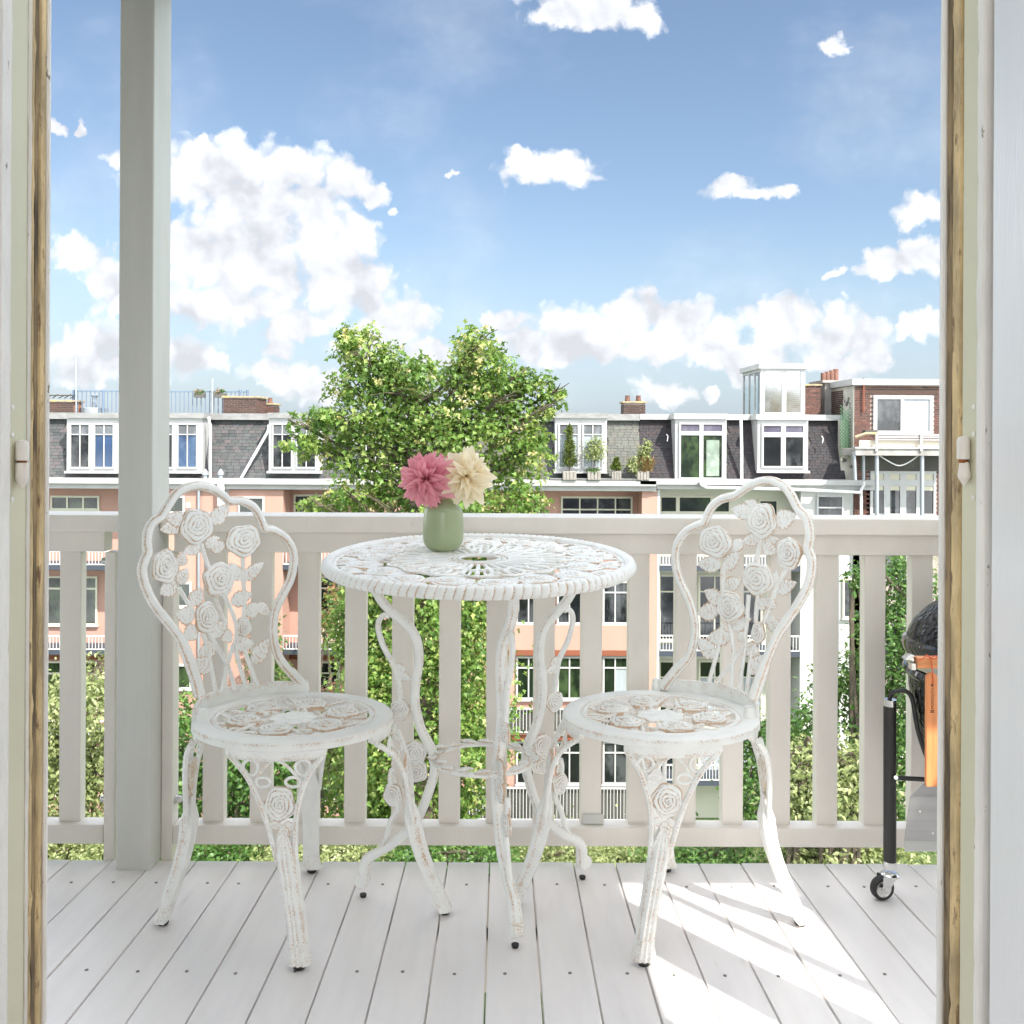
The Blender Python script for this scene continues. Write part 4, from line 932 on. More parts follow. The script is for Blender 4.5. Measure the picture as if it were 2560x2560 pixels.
M_slated = brickmat('dark_slate', [(.028,.027,.032), (.050,.046,.053), (.036,.033,.038), (.062,.044,.046), (.030,.030,.032), (.045,.040,.046)])
M_brick = brickmat('red_brown_brick', [(.125,.056,.042), (.165,.072,.055), (.095,.047,.039), (.19,.09,.066), (.06,.037,.033), (.14,.066,.051)])
M_brickd = brickmat('dark_brown_brick', [(.075,.045,.036), (.10,.058,.045), (.06,.04,.033), (.115,.066,.052)])
M_brick_sun = brickmat('sunlit_brick', [(.46,.22,.13), (.52,.26,.16), (.40,.19,.12)])  # lighter brick that paints sunlight onto a chimney side
M_lichen = mat('lichen_cap', (.36, .30, .20), .9, .3, 6, col2=(.55, .36, .06), c2=(.55, .62), c2scale=6)
M_pot = mat('clay_pot', (.20, .10, .075), .8, .2, 4)
M_wood = mat('grey_wood_planter', (.30, .28, .25), .8, .3, 4, stretch=(6, 6, 1))
GZ = at(1257, 2075, 33).z                # garden level

def rc_(x0, y0, x1, y1, Y):
    """picture rectangle -> upright rectangle at depth Y"""
    c = at((x0+x1)/2, (y0+y1)/2, Y); w = (x1-x0)/F*Y/2; h = (y1-y0)/F*Y/2
    return c.x-w, c.x+w, c.z-h, c.z+h
def bx(mb, x0, y0, x1, y1, Y, dep, z0=None, z1=None):
    a, b, c, d = rc_(x0, y0, x1, y1, Y); return mb.box(a, b, Y, Y+dep, c if z0 is None else z0, d if z1 is None else z1)
def P(name, r, Y, dep, m, parent, **kw): return part(name, bx(MB(), *r, Y, dep), m, parent, **kw)
def window(parent, r, Y, cols, rows, m=None, g=None, fw=.07, mw=.05, gm=None, curtain=None, blind=None, tilt=None, sill=True):
    """frame standing proud of the wall at Y, panes set back in it; cols, rows: shares"""
    x0, x1, z0, z1 = rc_(*r, Y); m = m or M_frame; g = g or M_glass; fr = MB(); d0, d1 = Y-.075, Y-.004
    fr.box(x0, x1, d0, d1, z1-fw, z1); fr.box(x0, x1, d0, d1, z0, z0+fw); fr.box(x0, x0+fw, d0, d1, z0+fw, z1-fw); fr.box(x1-fw, x1, d0, d1, z0+fw, z1-fw)
    if sill: fr.box(x0-.04, x1+.04, Y-.12, Y-.004, z0-.05, z0-.001)
    X0, X1, Z0, Z1 = x0+fw, x1-fw, z0+fw, z1-fw; sx = [0]+list(np.cumsum(cols)/sum(cols)); sz = [0]+list(np.cumsum(rows)/sum(rows))
    for s in sx[1:-1]: q = X0+(X1-X0)*s; fr.box(q-mw/2, q+mw/2, d0+.008, d1, Z0, Z1)
    for s in sz[1:-1]:
        q = Z1-(Z1-Z0)*s
        for i in range(len(cols)): fr.box(X0+(X1-X0)*sx[i]+mw/2*(i > 0), X0+(X1-X0)*sx[i+1]-mw/2*(i < len(cols)-1), d0+.004, d1, q-mw/2, q+mw/2)
    w = part('window', fr, m, parent)
    for i in range(len(cols)):
        for j in range(len(rows)):
            a, b = X0+(X1-X0)*sx[i]+mw/2*(i > 0), X0+(X1-X0)*sx[i+1]-mw/2*(i < len(cols)-1)
            t, u = Z1-(Z1-Z0)*sz[j]-mw/2*(j > 0), Z1-(Z1-Z0)*sz[j+1]+mw/2*(j < len(rows)-1)
            gg = gm.get((i, j), g) if gm else g
            if tilt and (i, j) in tilt:
                s = MB(); k = .05; n0, n1 = Y-.10, Y-.045
                M = Matrix.Translation((0, Y-.04, u)) @ Matrix.Rotation(tilt[(i, j)], 4, 'X') @ Matrix.Translation((0, -(Y-.04), -u))
                for q in ((a, b, t-k, t), (a, b, u, u+k), (a, a+k, u+k, t-k), (b-k, b, u+k, t-k)): s.box(q[0], q[1], Y-.075, Y-.03, q[2], q[3], M)
                part('sash', s, m, w); part('pane', MB().box(a+k, b-k, Y-.06, Y-.05, u+k, t-k, M), gg, w)
            else: part('pane', MB().box(a+.001, b-.001, Y-.032, Y-.022, u+.001, t-.001), gg, w)
            if curtain and (i, j) in curtain:
                part('curtain', MB().box(a+.01, b-.01, Y-.038, Y-.0325, u+.01, t-.01), M_curtain, w)
            if blind and (i, j) in blind:
                part('blind', MB().box(a+.01, b-.01, Y-.038, Y-.0325, t-(t-u)*blind[(i, j)], t-.005), M_blind, w)
    return w
def grille(parent, x0, y0, x1, y1, Y, step, m, name='balcony_rail', bw=.022):
    a, b, c, d = rc_(x0, y0, x1, y1, Y); g = MB(); g.box(a, b, Y-.03, Y+.01, d-.05, d); g.box(a, b, Y-.03, Y+.01, c, c+.04); n = max(2, int((b-a)/step))
    for i in range(n+1):
        q = a+(b-a)*i/n; g.box(q-bw/2, q+bw/2, Y-.02, Y, c+.04, d-.05)
    return part(name, g, m, parent)
def tube_px(name, pts, Y, r, m, parent): return part(name, MB().tube([at(x, y, Y) for x, y in pts], r, 10), m, parent)
def slates(parent, x0, x1, ytop, ybot, Y0, Y1, wpx, hpx, m, holes, budget, zt=None):
    """real slates laid on the steep roof face between picture lines ytop and ybot; depth Y0 at the foot, Y1 at the head"""
    A = at((x0+x1)/2, ybot, Y0); B = at((x0+x1)/2, ytop, Y1); xa, xb = at(x0, (ytop+ybot)/2, (Y0+Y1)/2).x, at(x1, (ytop+ybot)/2, (Y0+Y1)/2).x
    H = math.hypot(B.y-A.y, B.z-A.z); up = Vector((0, (B.y-A.y)/H, (B.z-A.z)/H)); nrm = Vector((0, -up.z, up.y)); w = wpx/F*33; h = hpx/F*33
    deck = MB(); deck.add([Vector((xa, A.y+.02, A.z)), Vector((xb, A.y+.02, A.z)), Vector((xb, B.y+.02, B.z)), Vector((xa, B.y+.02, B.z)), Vector((xa, B.y+.4, A.z)), Vector((xb, B.y+.4, A.z)), Vector((xb, B.y+.4, B.z)), Vector((xa, B.y+.4, B.z))], [(0,1,2,3), (5,4,7,6), (3,2,6,7), (0,3,7,4), (1,5,6,2), (0,4,5,1)])
    part('roof', deck, M_dark, parent)
    one = MB().box(-.5, .5, -.5, .5, -.5, .5).mesh('slate'); one.materials.append(m); rest = MB(); got = 0; rows = int(H/h); r = random.Random(int(x0))
    for j in range(rows+1):
        x = xa-r.uniform(0, w)
        while x < xb:
            ww = w*r.uniform(.94, 1.06); a, b = max(x, xa), min(x+ww, xb); x += ww
            if b-a < .03: continue
            s = h*(j+.5)
            if s+h*.6 > H: continue
            c = Vector(((a+b)/2, A.y, A.z))+up*(s+h*.15)+nrm*(.012+r.uniform(0, .006)); pxx = CX+c.x/c.y*F; pyy = CY+(CAMZ-c.z)/c.y*F
            if any(q[0] < pxx < q[2] and q[1] < pyy < q[3] for q in holes): continue
            M = frame(c, Vector((1, 0, 0)), up, nrm) @ Matrix.Rotation(rad(-4.5+r.uniform(-1.2, 1.2)), 4, 'X') @ Matrix.Rotation(rad(r.uniform(-.8, .8)), 4, 'Z')
            if got < budget and r.random() < .80:
                o = inst('slate', one, Matrix.Identity(4), parent); o.matrix_basis = Matrix.Translation(-ORG[parent.name]) @ M @ Matrix.Diagonal((b-a-.012, h*1.22, .016, 1)); got += 1
            else: rest.box(-(b-a)/2+.006, (b-a)/2-.006, -h*.61, h*.61, -.008, .008, M, wear=r.random())
    if rest.v: tag(part('slate_courses', rest, m, parent), kind='stuff')
    return got
def bricks(parent, x0, x1, y0, y1, z0, z1, axis, m, holes=(), L=.22, h=.075, gap=.014, name='brick_courses', seed=1, budget=0, budget_z=0):
    """brick skin on a face: axis 'x' (front, at y0) or 'y' (side, at x0)"""
    r = random.Random(seed); mb = MB(); n = int((z1-z0)/h); got = 0
    if budget: one = MB().box(-.5, .5, -.5, .5, -.5, .5).mesh('brick'); one.materials.append(m)
    for_ = 0; a0, a1 = (x0, x1) if axis == 'x' else (y0, y1)
    for j in range(n):
        a = a0-(L/2 if j % 2 else 0); zb = z0+j*h
        while a < a1:
            s, e = max(a, a0)+gap/2, min(a+L, a1)-gap/2; a += L
            if e-s < .03: continue
            mid = ((s+e)/2, zb+h/2)
            if any(q[0] < mid[0] < q[1] and q[2] < mid[1] < q[3] for q in holes): continue
            p = r.uniform(.010, .022)
            if budget and got < budget and mid[1] > budget_z and r.random() < .6:
                o = inst('brick', one, Matrix.Identity(4), parent); o.matrix_basis = Matrix.Translation(-ORG[parent.name]) @ Matrix.Translation(((s+e)/2, y0-p/2+.005, zb+h/2)) @ Matrix.Diagonal((e-s, p+.01, h-gap, 1)); got += 1; continue
            if axis == 'x': mb.box(s, e, y0-p, y0+.01, zb+gap/2, zb+h-gap/2, None, r.random())
            else: mb.box(x0-p, x0+.01, s, e, zb+gap/2, zb+h-gap/2, None, r.random())
    return tag(part(name, mb, m, parent), kind='stuff')
def chimney(parent, r, Y, dep, m, pots=2, cap=None, side_m=None, flare=True):
    x0, x1, z0, z1 = rc_(*r, Y); c = part('chimney', MB().box(x0+.02, x1-.02, Y+.02, Y+dep, z0-.3, z1), M_mortar, parent)
    bricks(c, x0, x1, Y+.02, Y+dep, z0-.3, z1-.07, 'x', m, seed=int(r[0])); 
    s = MB(); n = int((z1-z0+.23)/.075); rr = random.Random(3)
    for j in range(n):
        q = Y+.02-(.11 if j % 2 else 0)
        while q < Y+dep:
            a, b = max(q, Y+.02)+.007, min(q+.22, Y+dep)-.007; q += .22
            if b-a > .03:
                for xx in (x1-.02, x0+.02): s.box(xx-.014, xx+.014, a, b, z0-.3+j*.075+.007, z0-.3+(j+1)*.075-.007, None, rr.random())
    tag(part('brick_courses', s, side_m or m, c), kind='stuff')
    part('cap', MB().box(x0-.05, x1+.05, Y-.04, Y+dep+.05, z1-.07, z1), cap or M_lichen, c, bevel=.01)
    for k in range(pots):
        q = x0+(x1-x0)*(k+.5)/pots; p = MB(); p.lathe([(.09, z1), (.11, z1+.03), (.085, z1+.20), (.10, z1+.23), (.07, z1+.235), (.065, z1+.05)], 14, c=Vector((q, Y+dep/2, 0))); part('pot', p, M_pot, c)
    return c

YF = 33.0
def dormer(parent, x0, x1, ytop, ybot, Y, Yb, capm, m=None):
    """box dormer: cheeks, white front, its own flat roof edge"""
    a, b, c, d = rc_(x0, ytop+13, x1, ybot, Y); m = m or M_frame; o = MB(); o.box(a, b, Y, Yb, c, d); dm = part('dormer', o, m, parent)
    e = rc_(x0-3, ytop, x1+3, ytop+13.5, Y-.12); part('dormer_edge', MB().box(e[0], e[1], Y-.12, Yb+.5, e[2], e[3]), capm, dm)
    part('dormer_sill', MB().box(a-.05, b+.05, Y-.10, Y-.001, c-.06, c+.02), m, dm)
    return dm

# ---------------------------------------------------------------- pink terrace
def pink_terrace():
    root = thing('pink_terrace', (at(800, 1300, 33).x, 33, GZ), 'pink rendered terrace with grey slate mansard roof and white dormers behind the maple', 'house')
    L, Rr = -80, 1641; zs = lambda y: rc_(0, y-1, 2560, y+1, YF)[2:]
    bays = [(L, 420), (706, 960), (1130, 1603)]; flush = [(420, 706), (960, 1130), (1603, 1641)]
    # back wall of the recessed bays, and the flush piers
    P('wall', (L, 1215, Rr, 2080), 34.15, .4, M_pinkw, root)
    for (a, b) in flush: P('pier', (a, 1224, b, 2080), YF, 1.14, M_pinkw, root)
    P('fascia', (L, 1212, Rr, 1224), YF-.14, 1.5, M_trim, root); P('fascia', (L, 1198, Rr, 1211.5), YF-.30, 1.7, M_trim, root)
    P('fascia', (1375, 1196.5, 1600, 1199), YF-.32, .3, M_oldtrim, root)
    for (a, b) in bays[:2]:
        for k, y in enumerate((1418, 1630, 1842)):
            P('balcony_slab', (a+1, y-5, b-1, y+7), YF-.02, 1.16, M_slab, root); P('soffit_band', (a+1, y+7.5, b-1, y+19), 34.02, .12, M_brown if k else M_pinkw, root)
            grille(root, a+2, y-42, b-2, y-6, YF, .115, M_rail_b)
    for y in (1563, 1775, 1985):                                      # closed-in loggias on the right bay
        P('parapet', (1131, y, 1602, y+62), YF+.25, .12, M_pinkw, root); P('soffit_band', (1131, y+62.5, 1602, y+76), YF+.22, .9, M_brown, root)
    P('wall', (1131, 1415, 1602, 2080), YF+.42, .1, M_pinkw, root)
    grille(root, 1132, 1770, 1602, 1832, YF+.1, .12, M_rail_b); grille(root, 1132, 1968, 1602, 2050, YF+.1, .12, M_rail_b)
    for (ya, yb) in ((1772, 1832), (1970, 2050)): P('shade_panel', (1133, ya, 1601, yb), YF+.2, .03, M_dark, root)  # dark panels paint in the shade behind the railings
    # windows
    window(root, (128, 1239, 250, 1275), 34.15, (1.25, 1.35, 1.2), (1,), M_framec, M_glassg, mw=.07)
    for y in (1440, 1652, 1864):
        window(root, (100, y, 245, y+122), 34.15, (1, 1), (.30, 1), M_framec, M_glassg, mw=.07)
        window(root, (300, y, 400, y+122), 34.15, (1,), (.30, 1), M_framec, M_glassg)
        window(root, (780, y, 850, y+135), 34.15, (1,), (.25, 1), M_framec, M_glass); window(root, (880, y, 945, y+135), 34.15, (1,), (.25, 1), M_framec, M_glass)
    window(root, (418, 1239, 463, 1283), YF, (1,), (1,), M_frame, M_glassg); window(root, (596, 1241, 662, 1287), YF, (1,), (1,), M_frame, M_glassg)
    for y in (1455, 1660, 1865):
        window(root, (432, y, 480, y+62), YF, (1,), (1,), M_frame, M_glassg); window(root, (640, y, 664, y+75), YF, (1,), (1,), M_frame, M_glass)
    window(root, (735, 1236, 850, 1284), 34.15, (1, 1), (1,), M_framec, M_glassg)
    window(root, (1402, 1241, 1581, 1290), 34.15, (1, 1.05, 1.05, .9), (.72, .3), M_framec, M_glass)
    for xa in (1290, 1392, 1506):
        for y, gl in ((1452, M_glass), (1640, M_glassg), (1852, M_glass)):
            window(root, (xa, y, xa+72, y+108), YF+.42, (1, 1.35), (.32, 1), M_frame, gl, curtain={(1, 1)} if (xa == 1506 and y == 1640) else None)
    for (x, y) in ((566, 1226), (470, 1262)): P('vent_grille', (x-6, y-6, x+6, y+8), YF-.02, .03, M_trim, root)
    tube_px('drain_pipe', [(497, 1212), (497, 2070)], YF-.08, .055, M_gpipe, root)
    # slate roof and dormers
    holes = [(167, 1046, 298, 1182), (375, 1046, 506, 1182), (672, 1046, 803, 1182), (882, 1046, 1012, 1182), (1388, 1046, 1517, 1180), (1000, 1040, 1370, 1210)]
    n = slates(root, L, 1498, 1050, 1199, 33.2, 33.95, 18, 8.7, M_slate, holes, 260)
    slates(root, 1498, 1600, 1050, 1199, 33.2, 33.95, 16.5, 7.4, M_slateg, holes+[(1388, 1046, 1517, 1180)], 40)
    P('roof_edge', (L, 1034, 1516, 1050), 33.72, .9, M_oldtrim, root); P('roof_edge', (1516.5, 1035, 1600, 1051), 33.72, .9, M_oldtrim, root)
    for (x0, x1, cap, lil) in ((167, 298, M_oldtrim, 0), (375, 506, M_oldtrim, 0), (672, 803, M_oldtrim, 1), (882, 1012, M_oldtrim, 1), (1388, 1517, M_oldtrim, 2)):
        d = dormer(root, x0, x1, 1032, 1179, 33.02, 34.3, cap); cx = (x0+x1)/2; w = 52
        for s in (-1, 1):
            xa = cx+s*30-w/2-1; gm = {}; t = None
            lo = M_glassb if (lil == 0 and s == 1) else (M_curtain if lil == 2 else M_glass)
            for i in (0, 1): gm[(i, 0)] = M_glassl; gm[(i, 1)] = lo
            if lil == 0 and s == 1: t = {(0, 1): rad(5), (1, 1): rad(5)}
            window(root, (xa, 1058, xa+w, 1171), 33.02, (1, 1), (.30, 1), M_frame, M_glass, fw=.055, mw=.035, gm=gm, sill=False, tilt=None)
    tube_px('drain_pipe', [(522, 1042), (523, 1056), (526, 1062), (525, 1200)], 33.05, .05, M_pipe, root)
    tube_px('drain_pipe', [(672, 1062), (671, 1074), (668, 1082), (601, 1199)], 33.0, .05, M_pipe, root)
    for x in (513, 552):
        c = at(x, 1199, 32.9); f = MB(); f.lathe([(.075, -.02), (.075, .16), (.12, .17), (.12, .24), (.085, .30), (.03, .38), (0, .38)], 16, c=c); part('roof_vent', f, M_gpipe, root)
    tube_px('flue_pipe', [(552, 1199), (552, 1300)], 32.75, .13, M_pipe, root)
    # roof: chimneys, terrace railing, masts
    chimney(root, (122, 1000, 184, 1036), 34.6, .8, M_brickd, 0, side_m=M_brick_sun)  # sunlit sides and dark front put into two brick colours
    ch = MB(); p = at(150, 996, 34.9)
    for k in range(5): ch.bar(p+Vector((-.5+k*.22, 0, 0)), p+Vector((-.38+k*.25, .1, .12+.05*(k % 2))), .04, .03)
    ch.box(p.x-.55, p.x+.6, p.y-.2, p.y+.2, p.z+.10, p.z+.13); part('cowl', ch, M_dark, root)
    chimney(root, (557, 990, 643, 1036), 34.5, 1.4, M_brickd, 0, side_m=M_brick); chimney(root, (650, 1008, 684, 1036), 36.2, 1.0, M_brick, 1)  # first stack: lighter side brick paints in the sun, darker front the shade
    g = grille(root, 184, 977, 620, 1036, 34.9, .16, M_rail_g, 'terrace_rail', .03)
    for x in (184, 258, 330, 420, 531, 600, 619): tube_px('rail_post', [(x, 975), (x, 1036)], 34.88, .05, M_rail_g, root)
    tube_px('mast', [(190, 893), (190, 1036)], 34.7, .035, M_gpipe, root); tube_px('mast', [(531, 946), (531, 1036)], 34.7, .045, M_gpipe, root)
    v = MB(); c = at(236, 1032, 35.3); v.lathe([(.5, -.2), (.5, .18), (.42, .20), (.40, -.2)], 20, c=c); v.lathe([(.10, .1), (.10, .62), (.2, .65), (.2, .72), (0, .74)], 14, c=c); part('roof_fan', v, M_gpipe, root)
    chimney(root, (1559, 1003, 1614, 1036), 35.0, .9, M_brickd, 2)
    return root
PT = pink_terrace()

# ---------------------------------------------------------------- white house
def white_house():
    root = thing('white_house', (at(1900, 1300, 33).x, 33, GZ), 'white rendered house with dark slate mansard and a glazed cabin on its flat roof', 'house')
    L, R_ = 1642, 2183
    P('wall', (L, 1215, 2000, 2080), 34.15, .4, M_cream, root); P('pier', (2000, 1224, R_, 2080), YF, 1.14, M_whitew, root)
    P('party_wall', (1641.5, 1224, 1648, 2080), YF, 1.14, M_whitew, root)
    P('fascia', (L, 1213, R_+2, 1224), YF-.14, 1.5, M_trim, root); P('fascia', (L-41, 1199, R_, 1212.5), YF-.30, 1.7, M_trim, root)
    for y in (1420, 1634, 1957):
        P('balcony_slab', (1649, y-4, 1999, y+8), YF-.02, 1.16, M_slab, root)
        grille(root, 1650, y-46, 1998, y-6, YF, .11, M_rail_b)
    P('screen_panel', (1650, 1392, 1998, 1415), YF+.06, .02, mat('weathered_screen', (.30, .30, .30), .8, .4, 3, stretch=(8, 8, .3)), root)
    window(root, (1648, 1239, 1826, 1283), 34.15, (.62, 1.3, .62), (1,), M_framec, M_glassg, mw=.14)
    window(root, (1895, 1248, 1945, 1300), 34.15, (1,), (1,), M_framec, M_glassg)
    window(root, (2040, 1237, 2108, 1292), YF, (1,), (.72, .5), M_frame, M_glass)
    for y in (1436, 1650, 1830):
        for (xa, xb) in ((1646, 1692), (1745, 1826), (1850, 1905), (1940, 1990)):
            window(root, (xa, y, xb, y+(165 if y < 1800 else 118)), 34.15, (1, 1) if xb-xa > 60 else (1,), (.32, 1), M_framec, M_glassg if y == 1650 else M_glass, curtain={(0, 1), (1, 1)} if y > 1500 and xa > 1700 else None)
    window(root, (2105, 1445, 2130, 1545), YF, (1,), (1,), M_framec, M_glass)
    holes = [(1686, 1040, 1818, 1210), (1892, 1040, 2022, 1180)]
    slates(root, 1600, 2105, 1049, 1200, 33.2, 33.95, 14.5, 7.5, M_slated, holes, 300)
    P('roof_edge', (1600.5, 1036, 2105, 1050), 33.70, .9, M_trim, root)
    d = dormer(root, 1688, 1816, 1034, 1201, 33.02, 34.3, M_trim)
    window(root, (1697, 1057, 1808, 1198), 33.02, (1, 1), (.20, 1), M_frame, M_glassg, fw=.06, mw=.14, gm={(0, 0): M_glassp, (1, 0): M_glassp, (1, 1): M_glassg}, sill=False)
    part('curtain', bx(MB(), 1766, 1100, 1798, 1190, 32.975, .004), mat('green_reflection', (.26, .33, .26), .5, .5, 1.2, col2=(.40, .44, .42), c2=(.5, .7), c2scale=1.6), root)  # pale green sheet with the reflected tree put into its colour
    d = dormer(root, 1894, 2020, 1036, 1178, 33.02, 34.3, M_trim)
    window(root, (1903, 1060, 2011, 1170), 33.02, (1, 1), (.28, 1), M_frame, M_glass, fw=.07, mw=.17, gm={(0, 0): M_glassp, (1, 0): M_glassp}, sill=False)
    tube_px('drain_pipe', [(1852, 1040), (1854, 1120), (1854, 1200)], 33.1, .055, M_pipe, root)
    tube_px('gutter_pipe', [(1750, 1202), (1753, 1212), (1766, 1219), (1960, 1223), (2152, 1231)], 32.6, .06, M_pipe, root)
    tube_px('drain_pipe', [(2160, 1203), (2159, 1214), (2153, 1224), (2153, 1300), (2153, 2060)], 32.7, .055, M_pipe, root)
    for (x, y) in ((1668, 1085), (2056, 1090)): tube_px('vent_hook', [(x-2, y), (x+2, y+6), (x, y+18)], 33.3, .017, M_pipe, root)
    # glazed cabin on the roof
    Y = 34.4; a, b, c, e = rc_(1902, 922, 2012, 1040, Y); dep = 2.6; Yb = Y+dep
    cab = MB(); cab.box(a, b, Y, Yb, c-.2, c+.05)
    part('cabin_floor', cab, M_trim, root)
    r0 = rc_(1896, 910, 2014, 924, Y); part('cabin_roof', MB().box(a-.10, b+.06, Y-.10, Yb+.1, e, e+.19), M_trim, root)
    f = MB()
    for x in (a+.07, (a+b)/2+.05, b-.07): f.box(x-.08, x+.08, Y, Y+.08, c+.05, e)
    f.box(a, b, Y+.002, Y+.06, e-.10, e-.001); f.box(a, b, Y+.002, Y+.06, c+.05, c+.13)
    for y in (Y+.08, Y+.9, Y+1.7, Yb-.08):
        for x in (a, b-.07): f.box(x+.001, x+.069, y+.001, y+.09, c+.051, e-.002)
    f.box(a+.09, b-.09, Yb-.06, Yb, e-.1, e-.003); f.box(a+.002, a+.06, Y+.17, Yb-.1, e-.1, e-.002)
    cf = part('cabin_frame', f, M_frame, root)
    M_cg = bpy.data.materials.new('clear_glass'); M_cg.use_nodes = True; t = NT(M_cg.node_tree); bs = t.n['Principled BSDF']; out = t.n['Material Output']
    tr = t.node('ShaderNodeBsdfTransparent'); tr.inputs[0].default_value = (.90, .95, .96, 1); gl = t.node('ShaderNodeBsdfGlossy'); gl.inputs['Roughness'].default_value = .02; mx = t.node('ShaderNodeMixShader'); mx.inputs[0].default_value = .22
    t.l.new(tr.outputs[0], mx.inputs[1]); t.l.new(gl.outputs[0], mx.inputs[2]); t.l.new(mx.outputs[0], out.inputs[0])
    xm = (a+b)/2+.05
    for (q0, q1) in ((a+.15, xm-.08), (xm+.08, b-.15)): part('pane', MB().box(q0+.001, q1-.001, Y+.03, Y+.04, c+.131, e-.101), M_cg, cf)
    for (q0, q1) in ((Y+.17, Y+.9), (Y+.99, Y+1.7), (Y+1.79, Yb-.09)): part('pane', MB().box(a+.03, a+.04, q0+.001, q1, c+.06, e-.101), M_cg, cf)
    part('cabin_wall', MB().box(xm-.3, b-.08, Yb-.2, Yb-.1, c+.06, e-.05), M_glassl, root)
    st = MB(); st.lathe([(.28, 0), (.28, .5), (.2, .52), (.2, .9), (.24, .95), (.24, 1.05), (0, 1.1)], 20, c=Vector((xm-.35, Y+1.2, c+.05))); part('boiler', st, M_glassb, root)
    chimney(root, (1996, 960, 2052, 1040), 34.6, 1.7, M_brick, 0, side_m=M_brick)
    x0, x1, z0, z1 = rc_(2062, 952, 2104, 1040, 35.2); part('chimney', MB().box(x0, x1, 35.2, 36.6, z0-.3, z1), M_concrete, root, bevel=.01); part('chimney', MB().box(x0-.12, x1+.12, 35.1, 36.7, z1-.08, z1+.02), M_concrete, root)
    for k in range(4): part('chimney_pot', MB().lathe([(.10, 0), (.10, .30+.05*k), (.08, .31+.05*k), (.07, .1)], 14, c=Vector((x0+.08+k*.16, 35.6, z1+.02))), M_pot, root)
    return root
white_house()

# ---------------------------------------------------------------- brick house
def brick_house():
    x0, x1, z0, z1 = rc_(2133, 962, 2420, 2090, YF); root = thing('brick_house', ((x0+x1)/2, YF, GZ), 'dark red brick house with a railed balcony on steel posts beside the right jamb', 'house')
    part('wall', MB().box(x0, x1, YF, YF+4.2, GZ, z1), M_mortar, root)
    wr = rc_(2182, 989, 2331, 1084, YF); dr = rc_(2174, 1178, 2338, 1300, YF)
    bricks(root, x0, x1, YF, 0, at(2200, 1300, 33).z, z1, 'x', M_brick, [wr, dr], L=.23, h=.080, budget=300, budget_z=at(2200, 1110, 33).z)
    P('soldier_course', (2170, 972, 2344, 986), YF-.024, .03, M_brickd, root)
    s = rc_(2104, 960, 2133, 1300, YF)
    part('side_face', MB().box(x0-.02, x0-.001, YF, YF+4.2, GZ, z1-.05), M_patch, root)
    bricks(root, x0-.02, 0, YF+1.0, YF+4.2, at(2200, 1040, 33).z, z1-.1, 'y', M_brickd, seed=5)
    part('parapet', MB().box(x0-.12, x1, YF-.14, YF+.02, z1-.02, z1+.20), M_trim, root); part('parapet', MB().box(x0-.12, x0+.05, YF+.021, YF+4.3, z1-.02, z1+.20), M_trim, root)
    P('strip_wall', (2102, 1050, 2134, 1215), YF+.30, .3, M_patch, root)
    # trellis
    t = MB(); a, b, c, d = rc_(2105, 1012, 2131, 1152, YF-.0)
    for k in range(-8, 24):
        q = c+(d-c)*k/16
        for s_ in (1, -1):
            p0, p1 = Vector((a, 0, q)), Vector((b, 0, q+s_*(b-a)*1.1))
            if min(p0.z, p1.z) < c or max(p0.z, p1.z) > d: continue
            o = Vector((0, YF+.20-(.03 if s_ > 0 else 0), 0)); t.bar(p0+o, p1+o, .03, .02)
    part('trellis', t, M_lattice, root)
    window(root, (2182, 989, 2331, 1086), YF, (1, 1.08), (1,), M_frame, M_glass, fw=.13, mw=.12, gm={(1, 0): M_glassl}, curtain={(1, 0)}, sill=False)
    # balcony
    P('balcony_slab', (2139, 1122, 2420, 1139), YF-1.35, 1.34, M_concrete, root); P('balcony_apron', (2149, 1101, 2420, 1119), YF-1.25, .06, M_apron, root); P('balcony_edge', (2138, 1118, 2420, 1122), YF-1.40, .2, M_trim, root)
    for y in (1087, 1093, 1099): P('balcony_rail', (2191, y-1.6, 2420, y+1.6), YF-1.36, .04, M_rail_b, root)
    for x in (2192, 2304, 2410): P('rail_post', (x-3, 1084, x+3, 1128), YF-1.42, .05, M_trim, root)
    P('planter_tray', (2164, 1075, 2194, 1083), YF-1.3, .3, M_dark, root)
    part('handrail', MB().tube([at(2137, 1093, YF-1.3), at(2165, 1084, YF-1.3), at(2192, 1084, YF-1.3)], .05, 8), M_lichen, root)
    for x, rr in ((2192, .07), (2305, .07)): tube_px('steel_post', [(x, 1139), (x, 2050)], YF-1.2, rr, M_gpipe, root)
    tube_px('steel_post', [(2135, 1130), (2138, 1200)], YF-1.2, .06, M_gpipe, root); tube_px('steel_post', [(2159, 1139), (2159, 1200)], YF-.6, .05, M_gpipe, root)
    P('shade_panel', (2150, 1140, 2345, 1177), YF-.04, .03, M_dark, root)  # dark strip standing in for the shade under the balcony slab
    window(root, (2174, 1178, 2338, 1290), YF, (1, 1.15, 1.15, 1), (.30, 1), M_frame, M_glass, fw=.09, mw=.22, gm={(i, 0): M_blind for i in range(4)}, blind={(i, 1): .16 for i in range(4)}, sill=False)
    tube_px('cable', spl([Vector((2200, 1140, 0)), Vector((2230, 1158, 0)), Vector((2248, 1164, 0)), Vector((2270, 1157, 0)), Vector((2296, 1139, 0))], 5), YF-1.1, .025, M_pipe, root) if False else part('cable', MB().tube(spl([at(x, y, YF-1.1) for x, y in ((2200, 1140), (2228, 1157), (2248, 1164), (2270, 1157), (2296, 1139))], 5), .022, 6), M_pipe, root)
    tube_px('rusty_bracket', [(2159, 945), (2159, 1030)], YF-.1, .03, M_brown, root)
    for y in (1340, 1560, 1780): window(root, (2200, y, 2330, y+110), YF, (1, 1), (.3, 1), M_frame, M_glass)
brick_house()
